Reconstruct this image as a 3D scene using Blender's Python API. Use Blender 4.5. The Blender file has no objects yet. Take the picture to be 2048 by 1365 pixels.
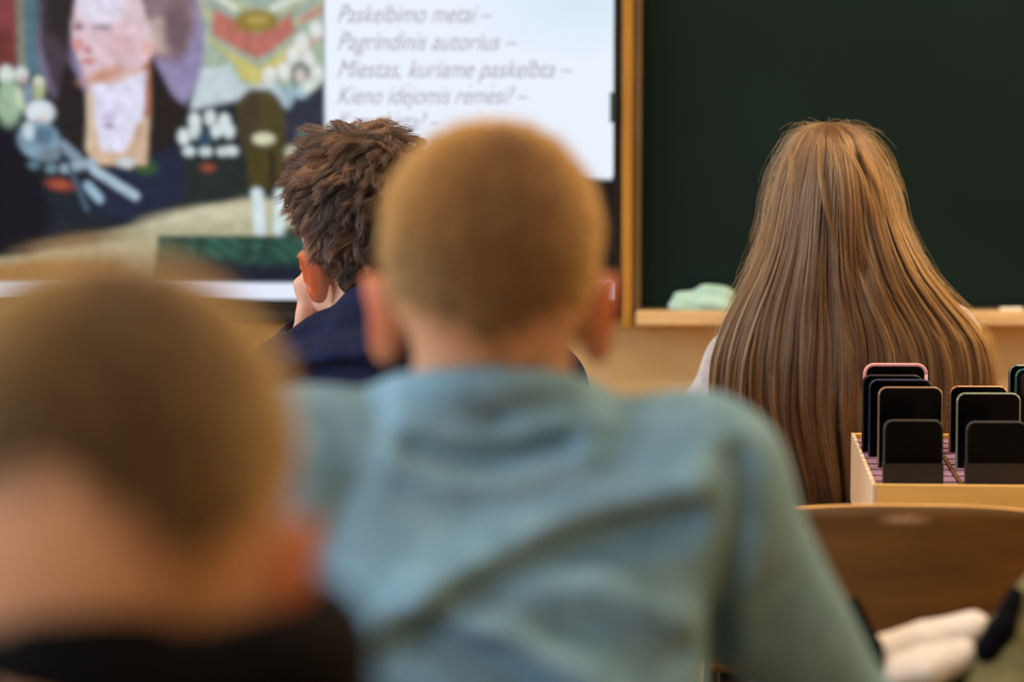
import bpy, math, random
import numpy as np
from mathutils import Vector, Matrix

rng = np.random.default_rng(7)
random.seed(7)
sc = bpy.context.scene
COL = sc.collection

# ------------------------------------------------------------------ camera
F = 5404.0
CAMZ = 1.25
PITCH = math.atan((682.5 - 150.0) / F)
cam_d = bpy.data.cameras.new('camera')
cam_d.sensor_width = 36.0
cam_d.lens = F / 2048.0 * 36.0
cam_d.clip_start = 0.05
cam_d.dof.use_dof = True
cam_d.dof.focus_distance = 3.62
cam_d.dof.aperture_fstop = 2.75
cam = bpy.data.objects.new('camera', cam_d)
COL.objects.link(cam)
cam.location = (0, 0, CAMZ)
cam.rotation_euler = (math.radians(90) - PITCH, 0, 0)
sc.camera = cam

# ------------------------------------------------------------------ world, view
sc.view_settings.view_transform = 'Standard'
sc.view_settings.look = 'None'
sc.view_settings.gamma = 1.0
sc.view_settings.use_curve_mapping = False
sc.view_settings.exposure = 0.0
w = bpy.data.worlds.new('world')
sc.world = w
w.use_nodes = True
wb = w.node_tree.nodes['Background']
wb.inputs[0].default_value = (0.62, 0.74, 0.95, 1)
wb.inputs[1].default_value = 0.6
sc.cycles.max_bounces = 8
sc.cycles.diffuse_bounces = 3
sc.cycles.glossy_bounces = 3
sc.cycles.transmission_bounces = 4
sc.cycles.use_adaptive_sampling = True
sc.cycles.adaptive_threshold = 0.02
sc.cycles.caustics_reflective = False
sc.cycles.caustics_refractive = False


def area(name, loc, target, sx, sy, power, color):
    d = bpy.data.lights.new(name, 'AREA')
    d.shape = 'RECTANGLE'
    d.size = sx
    d.size_y = sy
    d.energy = power
    d.color = color
    o = bpy.data.objects.new(name, d)
    COL.objects.link(o)
    o.location = loc
    o.rotation_euler = (Vector(target) - Vector(loc)).to_track_quat('-Z', 'Y').to_euler()
    return o


# daylight through the three windows of the left wall
for wy in (-1.2, 0.9, 3.0):
    area('window_daylight', (-3.25, wy, 1.75), (0, wy, 1.5), 1.6, 1.5, 58, (0.68, 0.80, 1.0))
# warm ceiling lamps
for lx, ly, p in ((-0.9, 3.9, 24), (1.5, 3.9, 36), (-0.9, 2.2, 22), (1.5, 2.2, 28), (-0.9, -0.6, 8), (1.5, -0.6, 9)):
    area('ceiling_lamp', (lx, ly, 3.12), (lx, ly, 0), 1.2, 0.35, p, (1.0, 0.82, 0.60))
# added lamp out of view, for the warm light from the right
area('warm_lamp_right', (3.0, 4.3, 2.1), (0.4, 3.9, 1.0), 1.2, 1.2, 36, (1.0, 0.62, 0.25))


# ------------------------------------------------------------------ helpers
def at(px, py, Y):
    dx = (px - 1024.0) / F
    dz = (682.5 - py) / F
    cp, sp = math.cos(PITCH), math.sin(PITCH)
    d = (dx, cp + dz * sp, -sp + dz * cp)
    t = Y / d[1]
    return np.array((d[0] * t, Y, CAMZ + d[2] * t))


def lin(c):
    c = np.asarray(c, float) / 255.0
    return np.where(c <= 0.04045, c / 12.92, ((c + 0.055) / 1.055) ** 2.4)


def rgba(c):
    v = lin(c)
    return (float(v[0]), float(v[1]), float(v[2]), 1.0)


def link(name, data, parent=None):
    o = bpy.data.objects.new(name, data)
    COL.objects.link(o)
    if parent is not None:
        o.parent = parent
        o.matrix_parent_inverse = Matrix.Identity(4)
        if any(abs(v) > 1e-9 for v in parent.location) or any(abs(v) > 1e-9 for v in parent.rotation_euler):
            pm = Matrix.LocRotScale(parent.location, parent.rotation_euler, None)
            o.matrix_parent_inverse = pm.inverted()
    return o


def tag(o, label, cat, group=None, kind=None):
    if label:
        o['label'] = label
    if cat:
        o['category'] = cat
    if group:
        o['group'] = group
    if kind:
        o['kind'] = kind
    return o


def empty(name, loc=(0, 0, 0), rz=0.0):
    o = bpy.data.objects.new(name, None)
    COL.objects.link(o)
    o.location = loc
    o.rotation_euler = (0, 0, rz)
    o.empty_display_size = 0.05
    return o


def mesh_obj(name, V, Fc, mat, parent=None, smooth=True, world=True):
    """V (n,3), Fc: array (m,4)/(m,3) or list of tuples."""
    me = bpy.data.meshes.new(name)
    if isinstance(Fc, np.ndarray):
        n, k = Fc.shape
        V = np.asarray(V, np.float32)
        me.vertices.add(len(V))
        me.vertices.foreach_set('co', V.ravel())
        me.loops.add(n * k)
        me.loops.foreach_set('vertex_index', Fc.astype(np.int32).ravel())
        me.polygons.add(n)
        me.polygons.foreach_set('loop_start', np.arange(0, n * k, k, dtype=np.int32))
        me.polygons.foreach_set('loop_total', np.full(n, k, np.int32))
        me.update(calc_edges=True)
    else:
        me.from_pydata([tuple(map(float, v)) for v in V], [], [tuple(f) for f in Fc])
        me.update()
    if smooth:
        me.polygons.foreach_set('use_smooth', np.ones(len(me.polygons), bool))
    if mat:
        me.materials.append(mat)
    o = bpy.data.objects.new(name, me)
    COL.objects.link(o)
    if parent is not None:
        o.parent = parent
        if world:
            pm = Matrix.LocRotScale(parent.location, parent.rotation_euler, None) if parent.parent is None else parent_world(parent)
            o.matrix_parent_inverse = pm.inverted()
    return o


def parent_world(p):
    m = Matrix.LocRotScale(p.location, p.rotation_euler, None)
    q = p
    m = q.matrix_parent_inverse @ m
    while q.parent is not None:
        q = q.parent
        mm = Matrix.LocRotScale(q.location, q.rotation_euler, None)
        if q.parent is not None:
            mm = q.matrix_parent_inverse @ mm
        m = mm @ m
    return m


class MB:
    """small mesh collector in its owner's local frame"""

    def __init__(self):
        self.v = []
        self.f = []

    def add(self, vs, fs):
        n = len(self.v)
        self.v += [tuple(map(float, p)) for p in vs]
        self.f += [tuple(i + n for i in f) for f in fs]

    def box(self, c, s, rz=0.0):
        cx, cy, cz = c
        hx, hy, hz = s[0] / 2, s[1] / 2, s[2] / 2
        ca, sa = math.cos(rz), math.sin(rz)
        vs = []
        for z in (-hz, hz):
            for x, y in ((-hx, -hy), (hx, -hy), (hx, hy), (-hx, hy)):
                vs.append((cx + x * ca - y * sa, cy + x * sa + y * ca, cz + z))
        self.add(vs, [(0, 3, 2, 1), (4, 5, 6, 7), (0, 1, 5, 4), (1, 2, 6, 5), (2, 3, 7, 6), (3, 0, 4, 7)])

    def tube(self, pts, r, n=10):
        pts = [Vector(p) for p in pts]
        rings = []
        up = Vector((0.13, 0.21, 1)).normalized()
        for i, p in enumerate(pts):
            a = pts[max(i - 1, 0)]
            b = pts[min(i + 1, len(pts) - 1)]
            t = (b - a).normalized()
            s = t.cross(up)
            if s.length < 1e-3:
                s = t.cross(Vector((1, 0, 0)))
            s.normalize()
            u = s.cross(t)
            rings.append([p + s * r * math.cos(2 * math.pi * k / n) + u * r * math.sin(2 * math.pi * k / n) for k in range(n)])
        vs = [v for ring in rings for v in ring]
        fs = []
        for i in range(len(pts) - 1):
            for k in range(n):
                a, b = i * n + k, i * n + (k + 1) % n
                fs.append((a, b, b + n, a + n))
        fs.append(tuple(range(n - 1, -1, -1)))
        fs.append(tuple((len(pts) - 1) * n + k for k in range(n)))
        self.add(vs, fs)

    def build(self, name, mat, parent=None, smooth=False, bevel=0.0, world=False):
        o = mesh_obj(name, self.v, self.f, mat, parent, smooth, world)
        if bevel:
            m = o.modifiers.new('bevel', 'BEVEL')
            m.width = bevel
            m.segments = 3
            m.limit_method = 'ANGLE'
        return o


# ------------------------------------------------------------------ materials
def new_mat(name):
    m = bpy.data.materials.new(name)
    m.use_nodes = True
    nt = m.node_tree
    b = nt.nodes['Principled BSDF']
    return m, nt, b


def N(nt, t, **kw):
    n = nt.nodes.new(t)
    for k, v in kw.items():
        setattr(n, k, v)
    return n


def mat_noise(name, c1, c2, scale=8.0, rough=0.6, stretch=(1, 1, 1), bump=0.0, bscale=200.0, detail=4.0, metallic=0.0, contrast=(0.35, 0.65), spec=0.5, coat=0.0):
    m, nt, b = new_mat(name)
    tc = N(nt, 'ShaderNodeTexCoord')
    mp = N(nt, 'ShaderNodeMapping')
    mp.inputs['Scale'].default_value = stretch
    nz = N(nt, 'ShaderNodeTexNoise')
    nz.inputs['Scale'].default_value = scale
    nz.inputs['Detail'].default_value = detail
    cr = N(nt, 'ShaderNodeValToRGB')
    cr.color_ramp.elements[0].position = contrast[0]
    cr.color_ramp.elements[1].position = contrast[1]
    cr.color_ramp.elements[0].color = rgba(c1)
    cr.color_ramp.elements[1].color = rgba(c2)
    nt.links.new(tc.outputs['Object'], mp.inputs[0])
    nt.links.new(mp.outputs[0], nz.inputs['Vector'])
    nt.links.new(nz.outputs['Fac'], cr.inputs[0])
    nt.links.new(cr.outputs[0], b.inputs['Base Color'])
    b.inputs['Roughness'].default_value = rough
    b.inputs['Metallic'].default_value = metallic
    b.inputs['Specular IOR Level'].default_value = spec
    b.inputs['Coat Weight'].default_value = coat
    if bump:
        n2 = N(nt, 'ShaderNodeTexNoise')
        n2.inputs['Scale'].default_value = bscale
        n2.inputs['Detail'].default_value = 3
        nt.links.new(mp.outputs[0], n2.inputs['Vector'])
        bp = N(nt, 'ShaderNodeBump')
        bp.inputs['Strength'].default_value = bump
        bp.inputs['Distance'].default_value = 0.002
        nt.links.new(n2.outputs['Fac'], bp.inputs['Height'])
        nt.links.new(bp.outputs[0], b.inputs['Normal'])
    return m


M = {}
M['wall'] = mat_noise('wall_paint', (228, 194, 130), (236, 206, 146), 3, 0.75, bump=0.1)
M['wall_side'] = mat_noise('side_wall_paint', (205, 190, 155), (212, 198, 165), 3, 0.8)
M['ceiling'] = mat_noise('ceiling_paint', (225, 220, 208), (232, 228, 216), 3, 0.9)
M['floor'] = mat_noise('floor_linoleum', (150, 112, 72), (172, 132, 88), 14, 0.35, bump=0.05)
M['board'] = mat_noise('chalkboard_green', (5, 23, 21), (15, 37, 36), 1.7, 0.6, detail=7, contrast=(0.3, 0.75), spec=0.12)
M['post'] = mat_noise('golden_wood', (158, 112, 36), (178, 130, 48), 6, 0.45, stretch=(8, 8, 0.6))
M['alu'] = mat_noise('bronzed_frame', (104, 88, 62), (118, 102, 74), 5, 0.4, metallic=0.3)
M['tray'] = mat_noise('tray_wood', (206, 172, 122), (222, 190, 140), 12, 0.5, stretch=(1, 6, 6))
M['black_plastic'] = mat_noise('black_plastic', (10, 10, 11), (14, 14, 15), 20, 0.4)
M['teal_tab'] = mat_noise('teal_tab', (20, 60, 66), (26, 72, 78), 20, 0.5)
M['cloth_mint'] = mat_noise('mint_cloth', (146, 192, 184), (176, 212, 204), 30, 0.9, bump=0.6, bscale=300)
M['chalk'] = mat_noise('chalk', (236, 232, 226), (246, 243, 238), 60, 0.95)
M['ply'] = mat_noise('plywood_face', (86, 56, 20), (106, 70, 26), 5, 0.5, stretch=(1, 1, 5), bump=0.08, bscale=60, spec=0.35)
M['ply_edge'] = mat_noise('plywood_edge', (214, 160, 92), (228, 178, 110), 40, 0.5, stretch=(0.4, 0.4, 9))
M['pine'] = mat_noise('pine_panel', (212, 164, 84), (226, 180, 104), 4, 0.45, stretch=(1, 6, 14), bump=0.08, bscale=40)
M['insert'] = mat_noise('mauve_foam', (128, 98, 128), (152, 118, 148), 60, 0.85, bump=0.3, bscale=500)
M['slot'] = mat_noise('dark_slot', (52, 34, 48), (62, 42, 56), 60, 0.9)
M['steel'] = mat_noise('painted_steel', (70, 74, 80), (84, 88, 94), 20, 0.4, metallic=0.4)
M['laminate'] = mat_noise('desk_laminate', (196, 140, 70), (212, 158, 88), 4, 0.4, stretch=(1, 8, 8))
M['blue_fleece'] = mat_noise('blue_grey_jersey', (112, 148, 164), (128, 164, 180), 40, 0.92, bump=0.35, bscale=600, spec=0.15)
M['navy'] = mat_noise('navy_cotton', (12, 19, 46), (18, 28, 62), 30, 0.85, bump=0.4, bscale=350, spec=0.2)
M['black_cloth'] = mat_noise('black_cotton', (10, 9, 10), (16, 14, 14), 40, 0.95, bump=0.3, spec=0.1)
M['grey_knit'] = mat_noise('light_grey_knit', (196, 196, 202), (216, 216, 220), 60, 0.9, bump=0.5, bscale=450, spec=0.2)
M['denim'] = mat_noise('dark_denim', (34, 42, 60), (48, 58, 78), 120, 0.9, bump=0.3)
M['shoe'] = mat_noise('trainer_rubber', (60, 60, 62), (90, 90, 92), 20, 0.6)
M['olive'] = mat_noise('olive_shell', (88, 82, 46), (104, 98, 58), 20, 0.8, bump=0.3, bscale=120)
M['cream'] = mat_noise('cream_fleece', (214, 202, 194), (226, 216, 208), 50, 0.95, bump=0.6, bscale=260, spec=0.1)
M['navy_trim'] = mat_noise('navy_trim', (5, 5, 12), (8, 8, 18), 40, 0.95, spec=0.1)

# pine end grain with ply lines for the side of the phone box
m, nt, b = new_mat('ribbed_side_board')
tc = N(nt, 'ShaderNodeTexCoord')
wv = N(nt, 'ShaderNodeTexWave', wave_type='BANDS', bands_direction='Y')
wv.inputs['Scale'].default_value = 8
wv.inputs['Distortion'].default_value = 0.5
cr = N(nt, 'ShaderNodeValToRGB')
cr.color_ramp.elements[0].color = rgba((204, 178, 142))
cr.color_ramp.elements[1].color = rgba((232, 214, 188))
nt.links.new(tc.outputs['Object'], wv.inputs['Vector'])
nt.links.new(wv.outputs['Fac'], cr.inputs[0])
nt.links.new(cr.outputs[0], b.inputs['Base Color'])
b.inputs['Roughness'].default_value = 0.6
M['ribbed'] = m


def mat_attr_emit(name, strength):
    m, nt, b = new_mat(name)
    a = N(nt, 'ShaderNodeAttribute')
    a.attribute_name = 'paint'
    nt.links.new(a.outputs['Color'], b.inputs['Emission Color'])
    b.inputs['Emission Strength'].default_value = strength
    b.inputs['Base Color'].default_value = (0.01, 0.01, 0.01, 1)
    b.inputs['Roughness'].default_value = 0.5
    b.inputs['Specular IOR Level'].default_value = 0.08
    b.inputs['Base Color'].default_value = (0.003, 0.003, 0.003, 1)
    return m


M['screen'] = mat_attr_emit('lit_screen', 1.0)


def mat_flat_emit(name, c, s=1.0):
    m, nt, b = new_mat(name)
    b.inputs['Base Color'].default_value = (0.02, 0.02, 0.02, 1)
    b.inputs['Emission Color'].default_value = rgba(c)
    b.inputs['Emission Strength'].default_value = s
    return m


M['ink'] = mat_flat_emit('screen_ink', (164, 156, 176), 1.0)


def mat_skin(name):
    m, nt, b = new_mat(name)
    a = N(nt, 'ShaderNodeAttribute')
    a.attribute_name = 'paint'
    nz = N(nt, 'ShaderNodeTexNoise')
    nz.inputs['Scale'].default_value = 60
    mx = N(nt, 'ShaderNodeMix', data_type='RGBA', blend_type='MULTIPLY')
    mx.inputs['Factor'].default_value = 0.15
    nt.links.new(a.outputs['Color'], mx.inputs['A'])
    nt.links.new(nz.outputs['Color'], mx.inputs['B'])
    nt.links.new(mx.outputs['Result'], b.inputs['Base Color'])
    b.inputs['Roughness'].default_value = 0.55
    b.inputs['Subsurface Weight'].default_value = 0.25
    b.inputs['Subsurface Radius'].default_value = (1.0, 0.28, 0.12)
    b.inputs['Subsurface Scale'].default_value = 0.008
    b.inputs['Specular IOR Level'].default_value = 0.35
    return m


M['skin'] = mat_skin('skin')
M['eye'] = mat_noise('eye_white', (226, 222, 216), (232, 228, 224), 10, 0.2)
M['iris'] = mat_noise('iris', (52, 70, 84), (64, 84, 98), 60, 0.2)


def mat_hair(name, dark, mid, light, rough=0.35, radial=0.75):
    m = bpy.data.materials.new(name)
    m.use_nodes = True
    nt = m.node_tree
    nt.nodes.clear()
    out = N(nt, 'ShaderNodeOutputMaterial')
    h = N(nt, 'ShaderNodeBsdfHairPrincipled')
    h.model = 'CHIANG'
    h.parametrization = 'COLOR'
    a = N(nt, 'ShaderNodeAttribute')
    a.attribute_name = 'shade'
    cr = N(nt, 'ShaderNodeValToRGB')
    e = cr.color_ramp.elements
    e[0].position, e[1].position = 0.0, 1.0
    e[0].color, e[1].color = rgba(dark), rgba(light)
    x = e.new(0.5)
    x.color = rgba(mid)
    nt.links.new(a.outputs['Fac'], cr.inputs[0])
    nt.links.new(cr.outputs[0], h.inputs['Color'])
    h.inputs['Roughness'].default_value = rough
    h.inputs['Radial Roughness'].default_value = radial
    nt.links.new(h.outputs[0], out.inputs[0])
    return m


M['hair_girl'] = mat_hair('long_blond_brown_hair', (46, 29, 17), (94, 65, 39), (154, 116, 76))
M['hair_girl_base'] = mat_noise('hair_under_layer', (58, 36, 20), (96, 62, 34), 30, 0.6, stretch=(14, 14, 0.6))
M['hair_blond'] = mat_hair('short_sandy_hair', (64, 40, 16), (102, 66, 28), (162, 112, 52), 0.5)
M['hair_blond_base'] = mat_noise('short_sandy_hair_base', (80, 54, 28), (104, 72, 38), 60, 0.8, spec=0.2)
M['hair_ash'] = mat_hair('short_ash_hair', (46, 32, 15), (84, 58, 27), (156, 112, 52), 0.5)
M['hair_ash_base'] = mat_noise('short_ash_hair_base', (60, 42, 22), (82, 58, 30), 60, 0.8, spec=0.2)
M['hair_dark'] = mat_hair('wavy_dark_hair', (14, 9, 7), (38, 25, 18), (88, 60, 42), 0.4)
M['hair_dark_base'] = mat_noise('wavy_dark_hair_base', (24, 15, 10), (48, 30, 20), 50, 0.7)

# ------------------------------------------------------------------ the room
X0, X1, Y0, Y1, ZC = -3.0, 3.2, -3.0, 5.0, 3.2


def struct(name, mb, mat, label=None, bevel=0.0):
    o = mb.build(name, mat, None, bevel=bevel)
    o['kind'] = 'structure'
    return o


b = MB(); b.box((0.1, 1.0, -0.05), (X1 - X0 + 0.4, Y1 - Y0 + 0.4, 0.1)); struct('floor', b, M['floor'])
b = MB(); b.box((0.1, 1.0, ZC + 0.05), (X1 - X0 + 0.4, Y1 - Y0 + 0.4, 0.1)); struct('ceiling', b, M['ceiling'])
b = MB(); b.box((0.1, Y1 + 0.1, ZC / 2), (X1 - X0 + 0.4, 0.2, ZC)); struct('wall_front', b, M['wall'])
b = MB(); b.box((0.1, Y0 - 0.1, ZC / 2), (X1 - X0 + 0.4, 0.2, ZC)); struct('wall_back', b, M['wall_side'])
b = MB(); b.box((X1 + 0.1, 1.0, ZC / 2), (0.2, Y1 - Y0, ZC)); struct('wall_right', b, M['wall'])
b = MB()
b.box((X0 - 0.1, 1.0, 0.45), (0.2, 8.0, 0.9))
b.box((X0 - 0.1, 1.0, 2.9), (0.2, 8.0, 0.6))
edges = [Y0, -2.05, -0.35, 0.05, 1.75, 2.15, 3.85, Y1]
for i in range(0, 8, 2):
    b.box((X0 - 0.1, (edges[i] + edges[i + 1]) / 2, 1.75), (0.2, edges[i + 1] - edges[i], 1.7))
struct('wall_left', b, M['wall_side'])
for i, wy in enumerate((-1.2, 0.9, 3.0)):
    b = MB()
    for dy in (-0.82, 0.0, 0.82):
        b.box((X0 - 0.08, wy + dy, 1.75), (0.06, 0.06, 1.7))
    b.box((X0 - 0.08, wy, 0.93), (0.06, 1.7, 0.06))
    b.box((X0 - 0.08, wy, 2.57), (0.06, 1.7, 0.06))
    struct('window_%d' % (i + 1), b, M['ceiling'])
b = MB(); b.box((0.1, Y1 - 0.01, 0.05), (X1 - X0, 0.02, 0.1)); struct('baseboard_front', b, M['tray'])

# ------------------------------------------------------------------ interactive display
PXM = F / 5.0


def wp(px, py, Y=4.93):
    return at(px, py, Y)


TVY = 4.90
L_px, R_px, T_px, B_px = -555, 1228, -420, 600
tv = empty('interactive_display', tuple(wp(340, 640, 4.95)))
tag(tv, 'wall-mounted interactive display lit with a painting slide and handwriting-style text', 'screen')
tl, br = wp(L_px, T_px, TVY), wp(R_px, B_px, TVY)
ol, orr = wp(L_px - 16, T_px - 16, TVY), wp(1244, 636, TVY)
b = MB()
b.box(((ol[0] + orr[0]) / 2, 4.945, (ol[2] + orr[2]) / 2), (orr[0] - ol[0], 0.07, ol[2] - orr[2]))
b.build('housing', M['black_plastic'], tv, bevel=0.006, world=True)
b = MB()  # lower speaker bar with a few grilles
q0, q1 = wp(300, 628, 4.9), wp(620, 642, 4.9)
b.box(((q0[0] + q1[0]) / 2, 4.925, (q0[2] + q1[2]) / 2 - 0.004), (q1[0] - q0[0], 0.05, 0.022))
b.build('speaker_bar', M['black_plastic'], tv, bevel=0.004, world=True)

# the picture: soft patches of colour on a fine grid of points
gx = np.arange(L_px, R_px + 1, 5.0)
gy = np.arange(T_px, B_px + 1, 5.0)
GX, GY = np.meshgrid(gx, gy)
img = np.zeros(GX.shape + (3,))
img[:] = lin((24, 32, 40))


def blend(mask, c):
    global img
    img = img * (1 - mask[..., None]) + lin(c) * mask[..., None]


def el(cx, cy, rx, ry, c, soft=5.0, rot=0.0):
    ca, sa = math.cos(rot), math.sin(rot)
    u = (GX - cx) * ca + (GY - cy) * sa
    v = -(GX - cx) * sa + (GY - cy) * ca
    d = (1 - np.sqrt((u / rx) ** 2 + (v / ry) ** 2)) * min(rx, ry)
    blend(np.clip(d / soft + 0.5, 0, 1), c)


def pg(pts, c, soft=5.0):
    pts = np.array(pts, float)
    ins = np.zeros(GX.shape, bool)
    dist = np.full(GX.shape, 1e9)
    n = len(pts)
    for i in range(n):
        a, e = pts[i], pts[(i + 1) % n]
        cond = (a[1] > GY) != (e[1] > GY)
        xi = (e[0] - a[0]) * (GY - a[1]) / ((e[1] - a[1]) if abs(e[1] - a[1]) > 1e-9 else 1e-9) + a[0]
        ins ^= cond & (GX < xi)
        ba = e - a
        h = np.clip(((GX - a[0]) * ba[0] + (GY - a[1]) * ba[1]) / (ba @ ba + 1e-9), 0, 1)
        dist = np.minimum(dist, np.hypot(GX - a[0] - ba[0] * h, GY - a[1] - ba[1] * h))
    sd = np.where(ins, dist, -dist)
    blend(np.clip(sd / soft + 0.5, 0, 1), c)


def line(p, q, wd, c, soft=4.0):
    a, e = np.array(p, float), np.array(q, float)
    ba = e - a
    h = np.clip(((GX - a[0]) * ba[0] + (GY - a[1]) * ba[1]) / (ba @ ba), 0, 1)
    d = np.hypot(GX - a[0] - ba[0] * h, GY - a[1] - ba[1] * h)
    blend(np.clip((wd - d) / soft + 0.5, 0, 1), c)


pg([(-560, -430), (110, -430), (110, 150), (-560, 150)], (78, 112, 124), 20)      # hall wall
pg([(-560, -430), (30, -430), (32, 100), (28, 140), (-560, 160)], (128, 62, 66), 8)  # red drapery
pg([(-60, 60), (20, 60), (20, 140), (-60, 140)], (104, 50, 44), 20)
pg([(30, -430), (46, -430), (46, 150), (32, 150)], (128, 126, 110), 8)
pg([(380, -430), (660, -430), (660, 240), (380, 300)], (158, 176, 158), 20)        # pale upper hall
for k in range(5):
    el(510 + 8 * k, -40, 150 - 22 * k, 110 - 18 * k, [(176, 182, 150), (150, 168, 160)][k % 2], 10)
pg([(395, 140), (455, 130), (480, 172), (540, 168), (500, 200), (470, 240), (372, 240)], (192, 206, 212), 8)
pg([(405, 70), (450, 100), (515, 135), (590, 85), (612, 92), (560, 130), (530, 150), (512, 172), (480, 160), (465, 125)], (196, 186, 112), 9)
pg([(424, 18), (470, 40), (510, 66), (560, 40), (578, 25), (588, 62), (545, 100), (512, 118), (470, 98), (420, 68)], (180, 108, 98), 12)
el(510, 42, 44, 22, (140, 122, 44), 12)
el(512, 40, 22, 10, (172, 152, 84), 8)
line((600, 40), (640, 20), 6, (190, 130, 120)); line((600, 100), (640, 70), 5, (196, 150, 140))
line((430, -10), (465, 15), 7, (206, 216, 200)); line((545, 15), (620, -20), 8, (206, 216, 205))
# dark lower crowd mass
pg([(-560, 150), (80, 180), (140, 300), (380, 220), (645, 160), (645, 480), (300, 440), (60, 520), (-560, 560)], (26, 33, 42), 14)
pg([(-560, 280), (30, 260), (70, 330), (90, 440), (60, 520), (-20, 560), (-560, 560)], (16, 14, 26), 24)
pg([(345, 305), (500, 320), (520, 400), (340, 425)], (34, 42, 42), 12)
pg([(190, 330), (360, 300), (360, 400), (250, 440), (180, 430)], (30, 38, 62), 18)
el(285, 335, 22, 16, (48, 84, 44), 10)
# oval portrait: a plain bust of a man in an old-fashioned dark coat
el(238, 78, 168, 200, (142, 132, 170), 12)
pg([(70, -130), (170, -130), (150, 30), (135, 170), (100, 200), (72, 90)], (66, 56, 66), 24)
pg([(100, -130), (200, -130), (160, 10), (128, 90), (85, 60)], (42, 36, 38), 22)
el(300, 30, 88, 92, (134, 112, 118), 22)
el(322, 72, 48, 34, (182, 160, 156), 14, 0.5)
el(350, 60, 26, 60, (112, 90, 98), 18)
pg([(128, 118), (150, 150), (168, 190), (172, 330), (130, 285), (95, 210), (108, 190)], (34, 28, 30), 10)
pg([(292, 100), (318, 145), (340, 190), (376, 222), (352, 272), (290, 318), (262, 325), (284, 200)], (34, 28, 28), 10)
pg([(170, 160), (292, 120), (296, 200), (286, 330), (172, 330)], (208, 176, 150), 8)
pg([(282, 120), (296, 110), (296, 230), (268, 240)], (160, 96, 60), 8)
pg([(140, 50), (148, 10), (160, -40), (200, -80), (262, -60), (280, 0), (306, 100), (284, 130), (230, 158), (198, 168), (166, 156), (152, 120), (142, 84)], (216, 190, 200), 8)
el(200, 10, 46, 40, (220, 214, 232), 18)
el(240, 92, 34, 26, (210, 176, 182), 24)
el(205, 150, 44, 12, (196, 140, 118), 14, -0.3)
el(153, 90, 10, 14, (210, 142, 140), 8)
el(154, 54, 10, 8, (136, 104, 118), 7); el(200, 54, 20, 7, (150, 130, 142), 8)
el(172, 100, 8, 9, (176, 118, 124), 6); el(172, 122, 15, 5, (188, 104, 98), 5)
el(290, 96, 14, 16, (226, 180, 176), 6)
pg([(176, 168), (225, 168), (288, 140), (284, 210), (276, 260), (240, 304), (196, 302), (180, 230)], (218, 216, 238), 8)
el(214, 232, 14, 12, (196, 186, 214), 8); el(212, 252, 10, 5, (140, 126, 160), 5)
line((176, 190), (172, 300), 7, (206, 186, 160)); line((276, 250), (250, 330), 9, (196, 166, 140))
# figures of the crowd: pale heads and shirts
for x, y, r, c in ((8, 150, 20, (214, 222, 216)), (38, 150, 17, (206, 210, 208)), (72, 166, 14, (214, 220, 200)), (40, 158, 8, (198, 170, 160))):
    el(x, y, r * 0.8, r, c, 6)
el(12, 205, 26, 46, (150, 176, 150), 12); el(34, 196, 9, 24, (196, 210, 180), 6, -0.3); el(50, 188, 12, 22, (120, 140, 158), 8)
el(72, 182, 12, 18, (172, 178, 140), 8)
el(74, 225, 29, 24, (210, 220, 228), 7); el(76, 240, 12, 10, (214, 196, 190), 6)
el(70, 280, 42, 38, (126, 156, 176), 9, 0.4); el(80, 272, 22, 18, (84, 112, 134), 8); el(50, 262, 12, 18, (190, 208, 214), 6)
el(90, 310, 24, 14, (112, 130, 142), 8)
line((118, 290), (150, 320), 10, (128, 146, 164)); line((120, 338), (178, 326), 9, (150, 168, 186))
line((180, 340), (262, 392), 9, (168, 188, 204)); line((168, 372), (190, 398), 9, (150, 180, 200)); line((130, 330), (165, 420), 5, (70, 90, 110))
el(244, 325, 20, 10, (196, 208, 212), 6)
el(112, 370, 24, 10, (164, 78, 54), 12, 0.15); el(60, 330, 12, 9, (90, 120, 132), 7); el(95, 338, 12, 9, (110, 140, 150), 7)
for x, y in ((384, 242), (415, 236), (444, 243), (362, 274), (384, 262), (452, 262), (428, 262)):
    el(x, y, 12, 16, (208, 220, 222), 6)
for x, y in ((372, 303), (405, 303), (440, 303), (458, 302)):
    el(x, y, 13, 10, (196, 210, 212), 5)
el(404, 278, 16, 16, (46, 72, 92), 8); el(438, 284, 12, 12, (36, 46, 44), 6); el(410, 336, 13, 7, (160, 78, 58), 8)
for x, y in ((535, 152), (566, 142), (598, 148), (582, 112), (612, 118), (630, 150), (600, 84), (630, 60)):
    el(x, y, 14, 18, (222, 224, 222), 6)
el(597, 150, 20, 28, (112, 120, 112), 8); el(597, 152, 11, 15, (206, 196, 190), 6)
el(556, 192, 12, 28, (176, 196, 208), 7, -0.6); el(600, 184, 16, 14, (164, 196, 212), 7); el(575, 190, 10, 20, (150, 176, 186), 7)
el(618, 170, 22, 12, (206, 216, 206), 8, -0.6)
pg([(560, 240), (600, 200), (645, 168), (645, 480), (590, 470), (560, 330)], (46, 48, 64), 10)
el(514, 222, 46, 44, (84, 74, 44), 9); el(500, 250, 30, 70, (66, 56, 38), 10); el(540, 250, 26, 60, (74, 66, 36), 10)
pg([(488, 285), (570, 285), (570, 380), (490, 382)], (70, 62, 30), 9); line((538, 310), (540, 380), 6, (44, 38, 30))
el(522, 278, 22, 12, (206, 208, 176), 6); el(578, 305, 14, 14, (176, 176, 156), 6); el(600, 266, 12, 10, (88, 108, 104), 7)
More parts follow.
